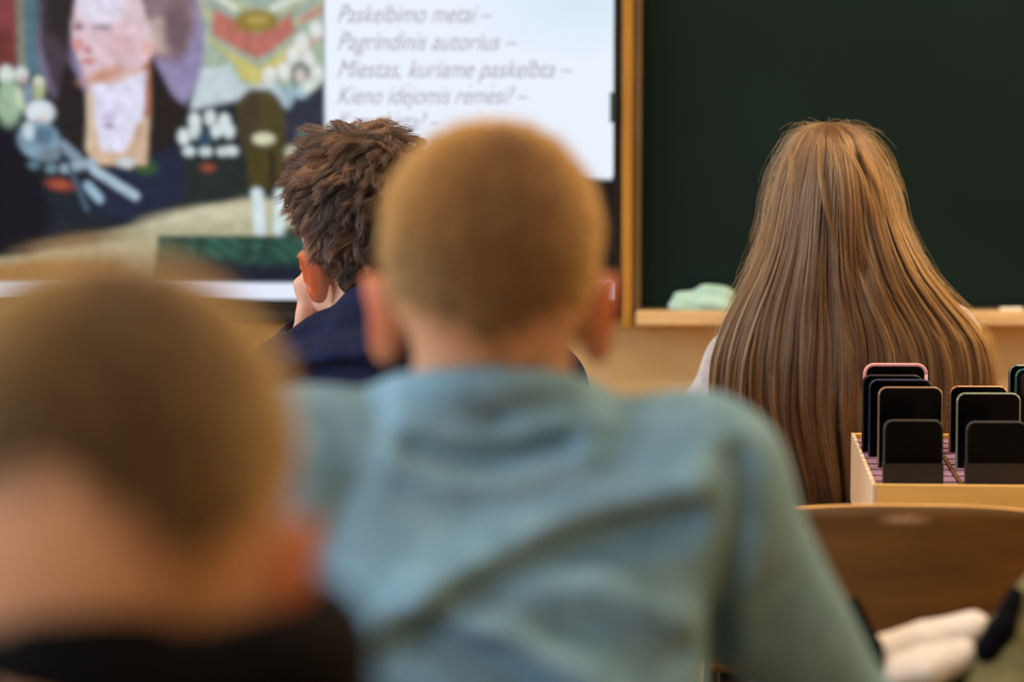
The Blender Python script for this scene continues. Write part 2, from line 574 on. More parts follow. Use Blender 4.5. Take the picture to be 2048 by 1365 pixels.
# floor and green table
pg([(-560, 700), (-560, 560), (40, 512), (200, 466), (480, 398), (645, 398), (645, 700)], (176, 172, 142), 12)
pg([(-560, 700), (-560, 580), (60, 520), (220, 525), (300, 600), (300, 700)], (150, 108, 62), 30)
el(140, 484, 100, 14, (120, 100, 76), 16, -0.15); el(420, 430, 120, 18, (198, 192, 164), 16, -0.1)
line((508, 388), (514, 462), 12, (206, 222, 226), 6); line((556, 388), (552, 462), 12, (206, 222, 226), 6)
el(585, 466, 26, 12, (46, 60, 56), 8)
pg([(308, 472), (645, 472), (645, 600), (288, 600)], (38, 72, 62), 6)
nz = np.sin(GX * 0.09 + np.sin(GY * 0.07) * 2) * np.sin(GY * 0.13 + np.sin(GX * 0.05) * 2)
inside = (GX > 300) & (GX < 645) & (GY > 478) & (GY < 535)
blend(np.where(inside, np.clip(nz, 0, 1) * 0.55, 0), (66, 116, 96))
blend(np.where(inside, np.clip(-nz, 0, 1) * 0.4, 0), (24, 40, 44))
pg([(325, 532), (400, 522), (645, 530), (645, 600), (300, 600)], (26, 30, 46), 26)
# brushwork: the paint varies from dab to dab
br = np.zeros(GX.shape)
rb = np.random.default_rng(5)
for k in range(26):
    fa, fb = rb.uniform(0.02, 0.22, 2)
    a_, p_ = rb.uniform(0, 6.28, 2)
    br += np.sin((GX * math.cos(a_) + GY * math.sin(a_)) * fa + 2 * np.sin((GY * math.cos(a_) - GX * math.sin(a_)) * fb * 0.5 + p_) + p_)
img = img * (1 + 0.016 * br)[..., None].clip(0.55, 1.5)
for _ in range(1):
    pd = np.pad(img, ((1, 1), (1, 1), (0, 0)), 'edge')
    img = (pd[1:-1, 1:-1] * 2 + pd[:-2, 1:-1] + pd[2:, 1:-1] + pd[1:-1, :-2] + pd[1:-1, 2:]) / 6
# right half of the slide: white text panel over a black ground
pg([(645, -430), (1300, -430), (1300, 700), (645, 700)], (14, 14, 18), 3)
pg([(646, -430), (1228, -430), (1228, 350), (1220, 359), (646, 359)], (232, 240, 252), 5)
el(1160, 0, 140, 70, (214, 232, 246), 120)
# bright bar along the bottom
pg([(-560, 566), (1228, 566), (1228, 700), (-560, 700)], (226, 234, 252), 3)
img_lin = np.clip(img, 0, 1)
V = np.zeros((GX.size, 3))
for_row = np.array([wp(0, y, TVY)[2] for y in gy])
for_col0, for_col1 = wp(L_px, 0, TVY)[0], wp(R_px, 0, TVY)[0]
xs = np.linspace(for_col0, for_col1, len(gx))
VX, VZ = np.meshgrid(xs, for_row)
V[:, 0] = VX.ravel(); V[:, 1] = 4.907; V[:, 2] = VZ.ravel()
nx, ny = len(gx), len(gy)
idx = np.arange(nx * ny).reshape(ny, nx)
Q = np.stack([idx[:-1, :-1].ravel(), idx[1:, :-1].ravel(), idx[1:, 1:].ravel(), idx[:-1, 1:].ravel()], 1)
scr = mesh_obj('screen', V, Q, M['screen'], tv)
scr['label'] = 'lit slide with an old painting, a white text panel and a bright bottom bar'
ca_ = scr.data.color_attributes.new('paint', 'FLOAT_COLOR', 'POINT')
cc = np.ones((nx * ny, 4), np.float32)
cc[:, :3] = img_lin.reshape(-1, 3) * 1.02
ca_.data.foreach_set('color', cc.ravel())


def text_line(s, px, py, wpx, parent, mat, name='text_line'):
    def mk(body):
        cu = bpy.data.curves.new(name, 'FONT')
        cu.body = body
        cu.size = 1.0
        cu.shear = 0.42
        cu.offset = 0.0
        o = bpy.data.objects.new(name, cu)
        COL.objects.link(o)
        bpy.context.view_layer.update()
        me = bpy.data.meshes.new_from_object(o.evaluated_get(bpy.context.evaluated_depsgraph_get()))
        bpy.data.objects.remove(o)
        co = np.zeros(len(me.vertices) * 3, np.float32)
        me.vertices.foreach_get('co', co)
        return me, co.reshape(-1, 3)
    me, co = mk(s.replace('\u0117', 'e'))
    dots = []
    for i, c_ in enumerate(s):
        if c_ == '\u0117':
            a_ = mk(s[:i].replace('\u0117', 'e') + 'e')[1][:, 0].max()
            dots.append(a_ - 0.14)
    if dots:   # the small dot above the letter
        vs = [tuple(v) for v in co]
        fs = [tuple(p_.vertices) for p_ in me.polygons]
        for a_ in dots:
            b0 = len(vs)
            vs += [(a_, 0.68, 0), (a_ + 0.09, 0.68, 0), (a_ + 0.12, 0.76, 0), (a_ + 0.03, 0.76, 0)]
            fs.append((b0, b0 + 1, b0 + 2, b0 + 3))
        me = bpy.data.meshes.new(name)
        me.from_pydata(vs, [], fs)
        co = np.array(vs, np.float32)
    wm = wpx / PXM
    k = wm / (co[:, 0].max() - co[:, 0].min())
    kz = 0.046
    p = wp(px, py, 4.902)
    out = np.zeros_like(co)
    out[:, 0] = p[0] + (co[:, 0] - co[:, 0].min()) * k
    out[:, 1] = 4.9045
    out[:, 2] = p[2] + co[:, 1] * kz
    me.vertices.foreach_set('co', out.ravel())
    me.materials.clear()
    me.materials.append(mat)
    t = bpy.data.objects.new(name, me)
    COL.objects.link(t)
    t.parent = parent
    t.matrix_parent_inverse = Matrix.LocRotScale(parent.location, parent.rotation_euler, None).inverted()
    return t


for s, y, wpx in (('Paskelbimo metai \u2013', 45, 300), ('Pagrindinis autorius \u2013', 100, 350), ('Miestas, kuriame paskelbta \u2013', 155, 458),
                  ('Kieno id\u0117jomis r\u0117m\u0117si? \u2013', 208, 372), ('Kam skirta? \u2013', 260, 200)):
    text_line(s, 675, y, wpx, tv, M['ink'])
b = MB(); q = wp(1224, 215, 4.9); b.box((q[0], 4.897, q[2]), (0.008, 0.008, 0.055)); b.build('menu_tab', M['teal_tab'], tv, bevel=0.002, world=True)

# ------------------------------------------------------------------ chalkboard
cb = empty('chalkboard', tuple(wp(1700, 640, 4.97)))
tag(cb, 'dark green chalkboard with a golden wooden side post and a pale tray', 'chalkboard')
zt, zb = wp(1300, -500, 4.95)[2], wp(1300, 618, 4.95)[2]
xl, xr = wp(1282, 300, 4.95)[0], 2.75
b = MB(); b.box(((xl + xr) / 2, 4.97, (zt + zb) / 2), (xr - xl, 0.04, zt - zb)); b.build('writing_surface', M['board'], cb, world=True)
x_a, x_b, x_c = wp(1243, 300, 4.93)[0], wp(1263, 300, 4.93)[0], wp(1282, 300, 4.93)[0]
z2 = wp(1250, 646, 4.93)[2]
b = MB(); b.box(((x_a + x_b) / 2, 4.95, (zt + z2) / 2), (x_b - x_a, 0.10, zt - z2 + 0.02)); b.build('side_post', M['post'], cb, bevel=0.003, world=True)
b = MB(); b.box(((x_b + x_c) / 2, 4.955, (zt + zb) / 2), (x_c - x_b, 0.08, zt - zb)); b.build('edge_profile', M['alu'], cb, bevel=0.004, world=True)
b = MB()
t0 = wp(1272, 624, 4.88); t1 = wp(1272, 653, 4.88)
b.box(((t0[0] + xr) / 2, 4.93, (t0[2] + t1[2]) / 2), (xr - t0[0], 0.13, (t0[2] - t1[2]) * 0.8))
b.box(((t0[0] + xr) / 2, 4.872, (t0[2] + t1[2]) / 2 + 0.003), (xr - t0[0], 0.012, t0[2] - t1[2]))
b.build('chalk_tray', M['tray'], cb, bevel=0.003, world=True)
b = MB(); b.box(((t0[0] + xr) / 2 + 0.01, 4.955, zb - 0.008), (xr - t0[0], 0.05, 0.02)); b.build('lower_rail', M['alu'], cb, world=True)
tray_top = (t0[2] + t1[2]) / 2 + (t0[2] - t1[2]) * 0.4
b = MB()
q = wp(2022, 640, 4.9)
b.tube([(q[0] - 0.02, 4.90, tray_top + 0.0045), (q[0] + 0.02, 4.905, tray_top + 0.0045)], 0.0045, 12)
o = b.build('chalk_stick', M['chalk'], None, smooth=False)
tag(o, 'short piece of white chalk lying on the chalkboard tray', 'chalk')


# ------------------------------------------------------------------ implicit surfaces
def axis(lo, hi, flo, fhi, hf, hc):
    a = list(np.arange(flo, fhi + 1e-9, hf))
    h, x = hf, a[0]
    left = []
    while x > lo:
        h = min(h * 1.15, hc)
        x -= h
        left.append(x)
    h, x = hf, a[-1]
    right = []
    while x < hi:
        h = min(h * 1.15, hc)
        x += h
        right.append(x)
    return np.array(left[::-1] + a + right, np.float32)


class Field:
    def __init__(self, X, Y, Z):
        self.X, self.Y, self.Z = X, Y, Z
        self.F = np.full((len(X), len(Y), len(Z)), 0.2, np.float32)

    def sl(self, lo, hi):
        s = []
        for A, l, h in zip((self.X, self.Y, self.Z), lo, hi):
            i0 = max(0, int(np.searchsorted(A, l)) - 1)
            i1 = min(len(A), int(np.searchsorted(A, h)) + 1)
            s.append(slice(i0, max(i1, i0 + 1)))
        return tuple(s)

    def g(self, s):
        return self.X[s[0]][:, None, None], self.Y[s[1]][None, :, None], self.Z[s[2]][None, None, :]

    def op(self, d, s, k, mode):
        A = self.F[s]
        if mode == 'sub':
            d = -d
            A2, d2 = -A, -d
            h = np.maximum(k - np.abs(A2 - d2), 0) / k
            self.F[s] = -(np.minimum(A2, d2) - h * h * k * 0.25)
        else:
            h = np.maximum(k - np.abs(A - d), 0) / k
            self.F[s] = np.minimum(A, d) - h * h * k * 0.25

    def ell(self, c, r, R=None, k=0.02, mode='add'):
        c = np.asarray(c, float); r = np.asarray(r, float)
        m = r.max() + 0.05 + k
        s = self.sl(c - m, c + m)
        x, y, z = self.g(s)
        x, y, z = x - c[0], y - c[1], z - c[2]
        if R is not None:
            x, y, z = (R[0, 0] * x + R[1, 0] * y + R[2, 0] * z, R[0, 1] * x + R[1, 1] * y + R[2, 1] * z, R[0, 2] * x + R[1, 2] * y + R[2, 2] * z)
        k0 = np.sqrt((x / r[0]) ** 2 + (y / r[1]) ** 2 + (z / r[2]) ** 2)
        k1 = np.sqrt((x / r[0] ** 2) ** 2 + (y / r[1] ** 2) ** 2 + (z / r[2] ** 2) ** 2) + 1e-6
        self.op((k0 * (k0 - 1) / k1).astype(np.float32), s, k, mode)

    def cap(self, a, b, ra, rb=None, k=0.02, mode='add', flat=None):
        a = np.asarray(a, float); b = np.asarray(b, float)
        rb = ra if rb is None else rb
        m = max(ra, rb) + 0.05 + k
        s = self.sl(np.minimum(a, b) - m, np.maximum(a, b) + m)
        x, y, z = self.g(s)
        ba = b - a
        L = float(ba @ ba) + 1e-12
        px, py, pz = x - a[0], y - a[1], z - a[2]
        h = np.clip((px * ba[0] + py * ba[1] + pz * ba[2]) / L, 0, 1)
        dx, dy, dz = px - ba[0] * h, py - ba[1] * h, pz - ba[2] * h
        if flat is not None:
            dx, dy, dz = dx / flat[0], dy / flat[1], dz / flat[2]
            d = (np.sqrt(dx * dx + dy * dy + dz * dz) - (ra + (rb - ra) * h)) * min(flat)
        else:
            d = np.sqrt(dx * dx + dy * dy + dz * dz) - (ra + (rb - ra) * h)
        self.op(d.astype(np.float32), s, k, mode)

    def poly(self, pts, r, k=0.02, mode='add', flat=None):
        rs = r if hasattr(r, '__len__') else [r] * len(pts)
        for i in range(len(pts) - 1):
            self.cap(pts[i], pts[i + 1], rs[i], rs[i + 1], k, mode, flat)

    def stack(self, rows, grow=0.0, k=0.03, e=2.4):
        """rows: (z, cx, cy, half width, half depth), increasing z"""
        rows = np.array(rows, float)
        z0, z1 = rows[0, 0], rows[-1, 0]
        m = 0.08
        lo = (min(rows[:, 1] - rows[:, 3]) - m, min(rows[:, 2] - rows[:, 4]) - m, z0 - m)
        hi = (max(rows[:, 1] + rows[:, 3]) + m, max(rows[:, 2] + rows[:, 4]) + m, z1 + m)
        s = self.sl(lo, hi)
        x, y, z = self.g(s)
        zz = z.ravel()
        cx, cy, hw, hd = [np.interp(zz, rows[:, 0], rows[:, i])[None, None, :] for i in (1, 2, 3, 4)]
        hw, hd = hw + grow, hd + grow
        q = (np.abs((x - cx) / hw) ** e + np.abs((y - cy) / hd) ** e) ** (1 / e)
        d = (q - 1) * np.minimum(hw, hd)
        dz = np.maximum(z0 - grow - z, z - z1 - grow)
        r = 0.03
        dd = np.minimum(np.maximum(d + r, dz + r), 0) + np.sqrt(np.maximum(d + r, 0) ** 2 + np.maximum(dz + r, 0) ** 2) - r
        self.op(dd.astype(np.float32), s, k, 'add')

    def disp(self, fn, lo, hi):
        s = self.sl(lo, hi)
        x, y, z = self.g(s)
        sh = self.F[s].shape
        x, y, z = np.broadcast_to(x, sh), np.broadcast_to(y, sh), np.broadcast_to(z, sh)
        m = np.abs(self.F[s]) < 0.04
        A = self.F[s]
        A[m] += fn(x[m], y[m], z[m]).astype(np.float32)
        self.F[s] = A

    def surface(self):
        Fd = self.F
        S = Fd < 0
        c = [S[i:Fd.shape[0] - 1 + i, j:Fd.shape[1] - 1 + j, k:Fd.shape[2] - 1 + k] for i in (0, 1) for j in (0, 1) for k in (0, 1)]
        cnt = np.zeros(c[0].shape, np.int8)
        for q in c:
            cnt += q
        act = (cnt > 0) & (cnt < 8)
        I, J, K = np.nonzero(act)
        cid = np.full(act.shape, -1, np.int32)
        cid[I, J, K] = np.arange(len(I))
        X, Y, Z = self.X, self.Y, self.Z
        P = np.zeros((len(I), 3)); C = np.zeros(len(I))
        cor = [(i, j, k) for i in (0, 1) for j in (0, 1) for k in (0, 1)]
        vals = {q: Fd[I + q[0], J + q[1], K + q[2]] for q in cor}
        for a in cor:
            for ax in range(3):
                if a[ax]:
                    continue
                e = list(a); e[ax] = 1; e = tuple(e)
                va, ve = vals[a], vals[e]
                m = (va < 0) != (ve < 0)
                t = va[m] / (va[m] - ve[m])
                pa = np.stack([X[I[m] + a[0]], Y[J[m] + a[1]], Z[K[m] + a[2]]], 1)
                pe = np.stack([X[I[m] + e[0]], Y[J[m] + e[1]], Z[K[m] + e[2]]], 1)
                P[m] += pa + (pe - pa) * t[:, None]
                C[m] += 1
        P /= C[:, None]
        quads = []
        for ax in range(3):
            A = [slice(None)] * 3; B = [slice(None)] * 3
            A[ax] = slice(0, -1); B[ax] = slice(1, None)
            sa, sb = S[tuple(A)], S[tuple(B)]
            ch = sa != sb
            o1, o2 = [(1, 2), (2, 0), (0, 1)][ax]
            ii = list(np.nonzero(ch))
            ok = (ii[o1] > 0) & (ii[o2] > 0) & (ii[o1] < Fd.shape[o1] - 1) & (ii[o2] < Fd.shape[o2] - 1)
            ii = [q[ok] for q in ii]
            fl = sa[tuple(ii)]

            def cell(d1, d2):
                q = [ii[0], ii[1], ii[2]]
                q[o1] = q[o1] + d1
                q[o2] = q[o2] + d2
                return cid[tuple(q)]
            a, b_, c_, d_ = cell(-1, -1), cell(0, -1), cell(0, 0), cell(-1, 0)
            f = np.stack([a, b_, c_, d_], 1)
            f[~fl] = f[~fl][:, ::-1]
            quads.append(f)
        Q = np.concatenate(quads)
        return P, Q


def relax(P, Q, it=2, lam=0.5):
    e = np.concatenate([Q[:, [0, 1]], Q[:, [1, 2]], Q[:, [2, 3]], Q[:, [3, 0]]])
    e = np.concatenate([e, e[:, ::-1]])
    deg = np.bincount(e[:, 0], minlength=len(P)).astype(float)
    for i in range(it):
        s = np.stack([np.bincount(e[:, 0], P[e[:, 1], a], len(P)) for a in range(3)], 1) / deg[:, None]
        P = P + (s - P) * lam
    return P


def vnormals(P, Q):
    n = np.cross(P[Q[:, 2]] - P[Q[:, 0]], P[Q[:, 3]] - P[Q[:, 1]])
    o = np.stack([np.bincount(Q.ravel(), np.repeat(n[:, a], 4), len(P)) for a in range(3)], 1)
    return o / (np.linalg.norm(o, axis=1)[:, None] + 1e-12)


def rot(yaw, pitch, roll):
    """yaw + turns left, pitch + looks down, roll + leans to the left"""
    return np.array((Matrix.Rotation(math.radians(yaw), 3, 'Z') @ Matrix.Rotation(math.radians(-pitch), 3, 'X') @ Matrix.Rotation(math.radians(-roll), 3, 'Y')))


def curves_obj(name, pts, rad, shade, mat, parent):
    """pts (n,m,3)"""
    n, m, _ = pts.shape
    h = bpy.data.hair_curves.new(name)
    h.add_curves([m] * n)
    h.attributes['position'].data.foreach_set('vector', pts.astype(np.float32).ravel())
    a = h.attributes.get('radius') or h.attributes.new('radius', 'FLOAT', 'POINT')
    a.data.foreach_set('value', np.broadcast_to(rad, (n, m)).astype(np.float32).ravel())
    a = h.attributes.new('shade', 'FLOAT', 'POINT')
    sh = shade if shade.ndim == 2 else np.repeat(shade[:, None], m, 1)
    a.data.foreach_set('value', sh.astype(np.float32).ravel())
    h.materials.append(mat)
    o = bpy.data.objects.new(name, h)
    COL.objects.link(o)
    o['kind'] = 'stuff'
    if parent:
        o.parent = parent
        o.matrix_parent_inverse = parent_world(parent).inverted()
    return o


SKIN = (222, 164, 122)


def person(p):
    """p: dict of joints in room coordinates"""
    H, sc_, R = np.array(p['head'], float), p.get('scale', 1.0), rot(*p['turn'])
    root = empty('person', (float(p['pelvis'][0]), float(p['pelvis'][1]), 0.0))
    tag(root, p['label'], 'person')

    def hl(x, y, z):
        return H + R @ (np.array((x, y, z)) * sc_)
    pel, nb = np.array(p['pelvis'], float), np.array(p['neck'], float)
    S, E, W = {}, {}, {}
    for s in 'LR':
        S[s], E[s], W[s] = (np.array(p[q + s], float) for q in ('sh', 'el', 'wr'))
    knee = {s: np.array((pel[0] + (0.11 if s == 'R' else -0.11), pel[1] + 0.36, 0.45)) for s in 'LR'}
    foot = {s: np.array((pel[0] + (0.11 if s == 'R' else -0.11), pel[1] + 0.34, 0.06)) for s in 'LR'}
    allp = np.array([H, pel, nb] + list(S.values()) + list(E.values()) + list(W.values()) + list(knee.values()))
    lo, hi = allp.min(0) - 0.2, allp.max(0) + 0.2
    hf = p.get('hf', 0.0042)
    hr = 0.125 * sc_
    X = axis(lo[0], hi[0], H[0] - hr, H[0] + hr, hf, 0.011)
    Y = axis(lo[1], hi[1], H[1] - hr, H[1] + hr, hf, 0.011)
    Z = axis(-0.02, H[2] + 0.2, H[2] - 0.16, H[2] + 0.13 * sc_, hf, 0.011)
    f = Field(X, Y, Z)
    # torso, legs, arms
    t0, t1 = pel, nb
    half = (S['R'][0] - S['L'][0]) / 2
    rows = p.get('rows')
    if rows is None:
        mx = (S['R'][0] + S['L'][0]) / 2
        my = (S['R'][1] + S['L'][1]) / 2
        zs = min(S['R'][2], S['L'][2])
        rows = []
        for u, hw, hd in ((0, 0.13, 0.10), (0.3, 0.115, 0.085), (0.65, half * 0.82, 0.09), (0.9, half * 0.95, 0.085), (1.0, half * 0.9, 0.06)):
            rows.append((pel[2] - 0.03 + (zs + 0.02 - pel[2] + 0.03) * u, pel[0] + (mx - pel[0]) * u, pel[1] + (my - pel[1]) * u, hw, hd))
    f.stack(rows, grow=-0.008)
    for s in 'LR':
        f.cap(nb + (0, 0, -0.01), S[s], 0.042, 0.045, 0.04)
        f.cap(S[s], E[s], 0.043, 0.034, 0.02)
        f.cap(E[s], W[s], 0.034, 0.022, 0.01)
        hip = pel + np.array((0.07 if s == 'R' else -0.07, 0.02, 0.0))
        f.cap(hip, knee[s], 0.075, 0.052, 0.03)
        f.cap(knee[s], foot[s] + (0, 0, 0.02), 0.048, 0.032, 0.01)
        f.cap(foot[s] + (0, 0, -0.02), foot[s] + (0, 0.13, -0.03), 0.03, 0.024, 0.01)
        # hand: palm, four fingers, thumb
        fw = W[s] - E[s]
        fw = fw / np.linalg.norm(fw)
        hd = p.get('hand' + s)
        sg = 1 if s == 'R' else -1
        if hd == 'fist':
            c = W[s]
            Rr = rot(*p['hand_turn'])
            def q(x, y, z, c=c, Rr=Rr):
                return c + Rr @ np.array((x, y, z))
            f.ell(q(0, 0, 0.035), (0.017, 0.034, 0.04), Rr, 0.01)
            for i in range(4):
                yy = -0.026 + 0.0175 * i
                top = 0.072 - 0.004 * abs(i - 1.2)
                f.cap(q(-0.006, yy, 0.055), q(-0.012, yy, top), 0.0095, 0.0095, 0.006)
                f.cap(q(-0.012, yy, top), q(0.02, yy, top + 0.004), 0.0095, 0.009, 0.004)
                f.cap(q(0.02, yy, top + 0.004), q(0.026, yy, top - 0.022), 0.0088, 0.008, 0.004)
            f.cap(q(0.0, 0.03, 0.015), q(0.012, 0.048, 0.045), 0.011, 0.0095, 0.008)
            f.cap(q(0.012, 0.048, 0.045), q(0.026, 0.04, 0.066), 0.0095, 0.0085, 0.004)
        else:
            side = np.cross(fw, (0, 0, 1.0)); side /= np.linalg.norm(side)
            pc = W[s] + fw * 0.04
            f.cap(W[s], pc, 0.02, 0.02, 0.015)
            for i, L in enumerate((0.05, 0.062, 0.066, 0.058)):
                o1 = side * (-0.026 + 0.0175 * i) * sg
                a = pc + fw * 0.015 + o1
                m_ = a + fw * L * 0.5 + np.array((0, 0, 0.004))
                e_ = m_ + fw * L * 0.4 + np.array((0, 0, -0.018))
                f.cap(W[s] + fw * 0.02 + o1 * 0.8, a, 0.011, 0.0095, 0.01)
                f.cap(a, m_, 0.009, 0.0085, 0.004)
                f.cap(m_, e_, 0.0085, 0.0075, 0.003)
            th = side * (-0.03) * sg
            f.cap(W[s] + fw * 0.015, W[s] + fw * 0.05 + th * 1.3, 0.012, 0.01, 0.01)
            f.cap(W[s] + fw * 0.05 + th * 1.3, W[s] + fw * 0.085 + th * 1.2, 0.01, 0.008, 0.004)
    # neck and head
    nr = p.get('neck_r', 0.05) * sc_
    f.cap(nb, hl(0, -0.022, -0.03), nr * 1.08, nr * 0.98, 0.03)
    f.ell(hl(0, -0.004, 0.03), np.array((0.077, 0.094, 0.083)) * sc_, R, 0.02)
    f.ell(hl(0, -0.05, 0.0), np.array((0.062, 0.045, 0.05)) * sc_, R, 0.04)
    f.ell(hl(0, 0.036, -0.035), np.array((0.058, 0.052, 0.066)) * sc_, R, 0.03)
    f.ell(hl(0, 0.062, -0.085), np.array((0.028, 0.024, 0.02)) * sc_, R, 0.03)
    for s in (-1, 1):
        f.ell(hl(s * 0.031, 0.09, 0.0), np.array((0.016, 0.014, 0.011)) * sc_, R, 0.012, 'sub')
        f.ell(hl(s * 0.04, 0.07, -0.03), np.array((0.02, 0.02, 0.02)) * sc_, R, 0.02)
        # ear: bowl with rim and lobe, standing off the head
        Re = R @ rot(-s * 28, 0, -s * 14)
        ec = hl(s * 0.083, -0.012, -0.024)
        f.ell(hl(s * 0.077, -0.008, -0.026), np.array((0.012, 0.014, 0.024)) * sc_, Re, 0.012)
        f.ell(ec, np.array((0.0085, 0.020, 0.032)) * sc_, Re, 0.010)
        f.ell(hl(s * 0.078, -0.004, -0.050), np.array((0.007, 0.011, 0.012)) * sc_, Re, 0.008)
        f.ell(hl(s * 0.0915, -0.005, -0.022), np.array((0.006, 0.012, 0.022)) * sc_, Re, 0.004, 'sub')
    f.cap(hl(0, 0.088, 0.002), hl(0, 0.108, -0.03), 0.007 * sc_, 0.0095 * sc_, 0.012)
    f.ell(hl(0, 0.098, -0.034), np.array((0.015, 0.01, 0.009)) * sc_, R, 0.008)
    f.ell(hl(0, 0.086, -0.057), np.array((0.021, 0.009, 0.0055)) * sc_, R, 0.006)
    f.ell(hl(0, 0.085, -0.067), np.array((0.019, 0.009, 0.006)) * sc_, R, 0.006)
    P, Q = f.surface()
    P = relax(P, Q, 2, 0.4)
    Nn = vnormals(P, Q)
    # head-local coordinates, hair mask, colours
    lp = (P - H) @ R / sc_
    th = np.degrees(np.arctan2(lp[:, 0], -lp[:, 1]))
    prof = p['hairline']
    zl = np.interp(th, [q[0] for q in prof], [q[1] for q in prof])
    zl = zl + 0.004 * np.sin(lp[:, 0] * 230) * np.cos(lp[:, 2] * 160)
    mk = lp[:, 2] - zl
    ear = np.minimum(np.linalg.norm((lp - (0.088, -0.01, -0.024)) / (0.014, 0.03, 0.036), axis=1), np.linalg.norm((lp - (-0.088, -0.01, -0.024)) / (0.014, 0.032, 0.04), axis=1))
    mk = np.where(ear < 1.0, -0.02, mk)
    mk = np.where((np.abs(lp[:, 0]) < 0.11) & (np.abs(lp[:, 1]) < 0.13) & (lp[:, 2] < 0.16), mk, -1)
    col = np.tile(lin(p.get('skin', SKIN)), (len(P), 1))
    flush_glow = np.clip(1.6 - ear, 0, 1)[:, None] * p.get('flush_glow', 0.8)
    col = col * (1 - flush_glow) + lin((204, 96, 44)) * flush_glow  # ear redness plus light showing through the ears, painted into the skin colour
    lips = np.clip(1.3 - np.linalg.norm((lp - (0, 0.09, -0.062)) / (0.022, 0.014, 0.01), axis=1), 0, 1)[:, None]
    col = col * (1 - lips) + lin((186, 100, 92)) * lips
    fade = np.clip((mk + 0.008) / 0.03, 0, 1)[:, None] * 0.85
    fade = np.where(mk[:, None] > -0.5, fade, 0)
    col = col * (1 - fade) + lin(p['stubble']) * fade
    body = mesh_obj('body', P, Q, M['skin'], root)
    a = body.data.color_attributes.new('paint', 'FLOAT_COLOR', 'POINT')
    c4 = np.ones((len(P), 4), np.float32); c4[:, :3] = col
    a.data.foreach_set('color', c4.ravel())
    for s in (-1, 1):
        for nm, rr, oy, mt in (('eye', 0.0115, 0.0, M['eye']), ):
            bm = MB()
            c = hl(s * 0.031, 0.076, 0.0)
            vs, fs = [], []
            for i in range(9):
                for j in range(12):
                    ph, t_ = math.pi * i / 8, 2 * math.pi * j / 12
                    vs.append(c + rr * sc_ * (R @ np.array((math.sin(ph) * math.cos(t_), math.cos(ph), math.sin(ph) * math.sin(t_)))))
            for i in range(8):
                for j in range(12):
                    fs.append((i * 12 + j, i * 12 + (j + 1) % 12, (i + 1) * 12 + (j + 1) % 12, (i + 1) * 12 + j))
            bm.add(vs, fs)
            eo = bm.build(nm, mt, root, smooth=True, world=True)
            eo.data.materials.append(M['iris'])
            for pi_, pl in enumerate(eo.data.polygons):
                if pi_ < 24:
                    pl.material_index = 1
    # hair: a cap just off the scalp, then the strands themselves
    st = p['hair']
    hair_root = None
    if st['cap'] > 0:
        keep = (mk[Q] > 0.0).all(1)
        Qc = Q[keep]
        used = np.unique(Qc)
        rm = np.full(len(P), -1); rm[used] = np.arange(len(used))
        Qc = rm[Qc]
        mkc = mk[used]
        t_ = st['cap'] * np.clip(mkc / st.get('ramp', 0.05), 0, 1) ** 0.8 - 0.0012
        lc = lp[used]
        if st.get('lump'):
            t_ = t_ * (1 + st['lump'] * (np.sin(lc[:, 0] * 95 + 2 * np.sin(lc[:, 2] * 60)) * np.sin(lc[:, 2] * 88 + lc[:, 1] * 60) + 0.5 * np.sin(lc[:, 1] * 170 + lc[:, 0] * 120)))
        if st.get('top'):
            t_ = t_ + st['top'] * np.clip((lc[:, 2] - 0.04) / 0.07, 0, 1)
        Pc = P[used] + Nn[used] * t_[:, None]
        Pc = relax(Pc, Qc, 1, 0.4)
        hair_root = mesh_obj('hair', Pc, Qc, st['base'], root)
        Nc = vnormals(Pc, Qc)
        # area-weighted roots
        A = np.linalg.norm(np.cross(Pc[Qc[:, 2]] - Pc[Qc[:, 0]], Pc[Qc[:, 3]] - Pc[Qc[:, 1]]), axis=1)
        n = st['n']
        pick = rng.choice(len(Qc), n, p=A / A.sum())
        w4 = rng.dirichlet((1, 1, 1, 1), n)
        root_p = (Pc[Qc[pick]] * w4[..., None]).sum(1)
        root_n = (Nc[Qc[pick]] * w4[..., None]).sum(1)
        root_m = (mkc[Qc[pick]] * w4).sum(1)
        lr = (root_p - H) @ R / sc_
        crown = np.array((0.01, -0.045, 0.115))
        d = lr - crown
        d = np.stack([d[:, 0] + st['swirl'] * d[:, 1], d[:, 1] - st['swirl'] * d[:, 0], d[:, 2] - 0.02], 1)
        d = d @ R.T
        tn = d - (d * root_n).sum(1)[:, None] * root_n
        tn /= np.linalg.norm(tn, axis=1)[:, None] + 1e-9
        L = st['len'] * np.interp(root_m, [0, 0.03, 0.1], [st.get('short', 0.25), 0.6, 1.0]) * rng.uniform(0.6, 1.2, n)
        mm = st.get('pts', 5)
        u = np.linspace(0, 1, mm)
        pts = root_p[:, None] + tn[:, None] * (L[:, None] * u)[..., None] * st['lay'] + root_n[:, None] * (L[:, None] * (u - st['droop'] * u ** 2))[..., None] * st['lift']
        jit = rng.normal(0, 1, (n, 3))
        pts += jit[:, None] * (L[:, None] * u ** 1.5)[..., None] * st['jit']
        shade = np.clip(0.5 + rng.normal(0, 0.2, n), 0, 1)
        if st.get('clumps'):
            nc = st['clumps']
            ci = rng.choice(n, nc, replace=False)
            dist = ((root_p[:, None] - root_p[ci][None]) ** 2).sum(2)
            k_ = dist.argmin(1)
            own = ci[k_]
            base = pts[own] + (root_p - root_p[own])[:, None] * (1 - 0.5 * u)[None, :, None]
            ph = rng.uniform(0, 6.28, nc)[k_]
            fr = rng.uniform(3.0, 6.0, nc)[k_]
            am = rng.uniform(0.4, 1.2, nc)[k_] * st['curl']
            side = np.cross(root_n, tn)
            cs = np.cos(ph[:, None] + fr[:, None] * u) - np.cos(ph)[:, None]
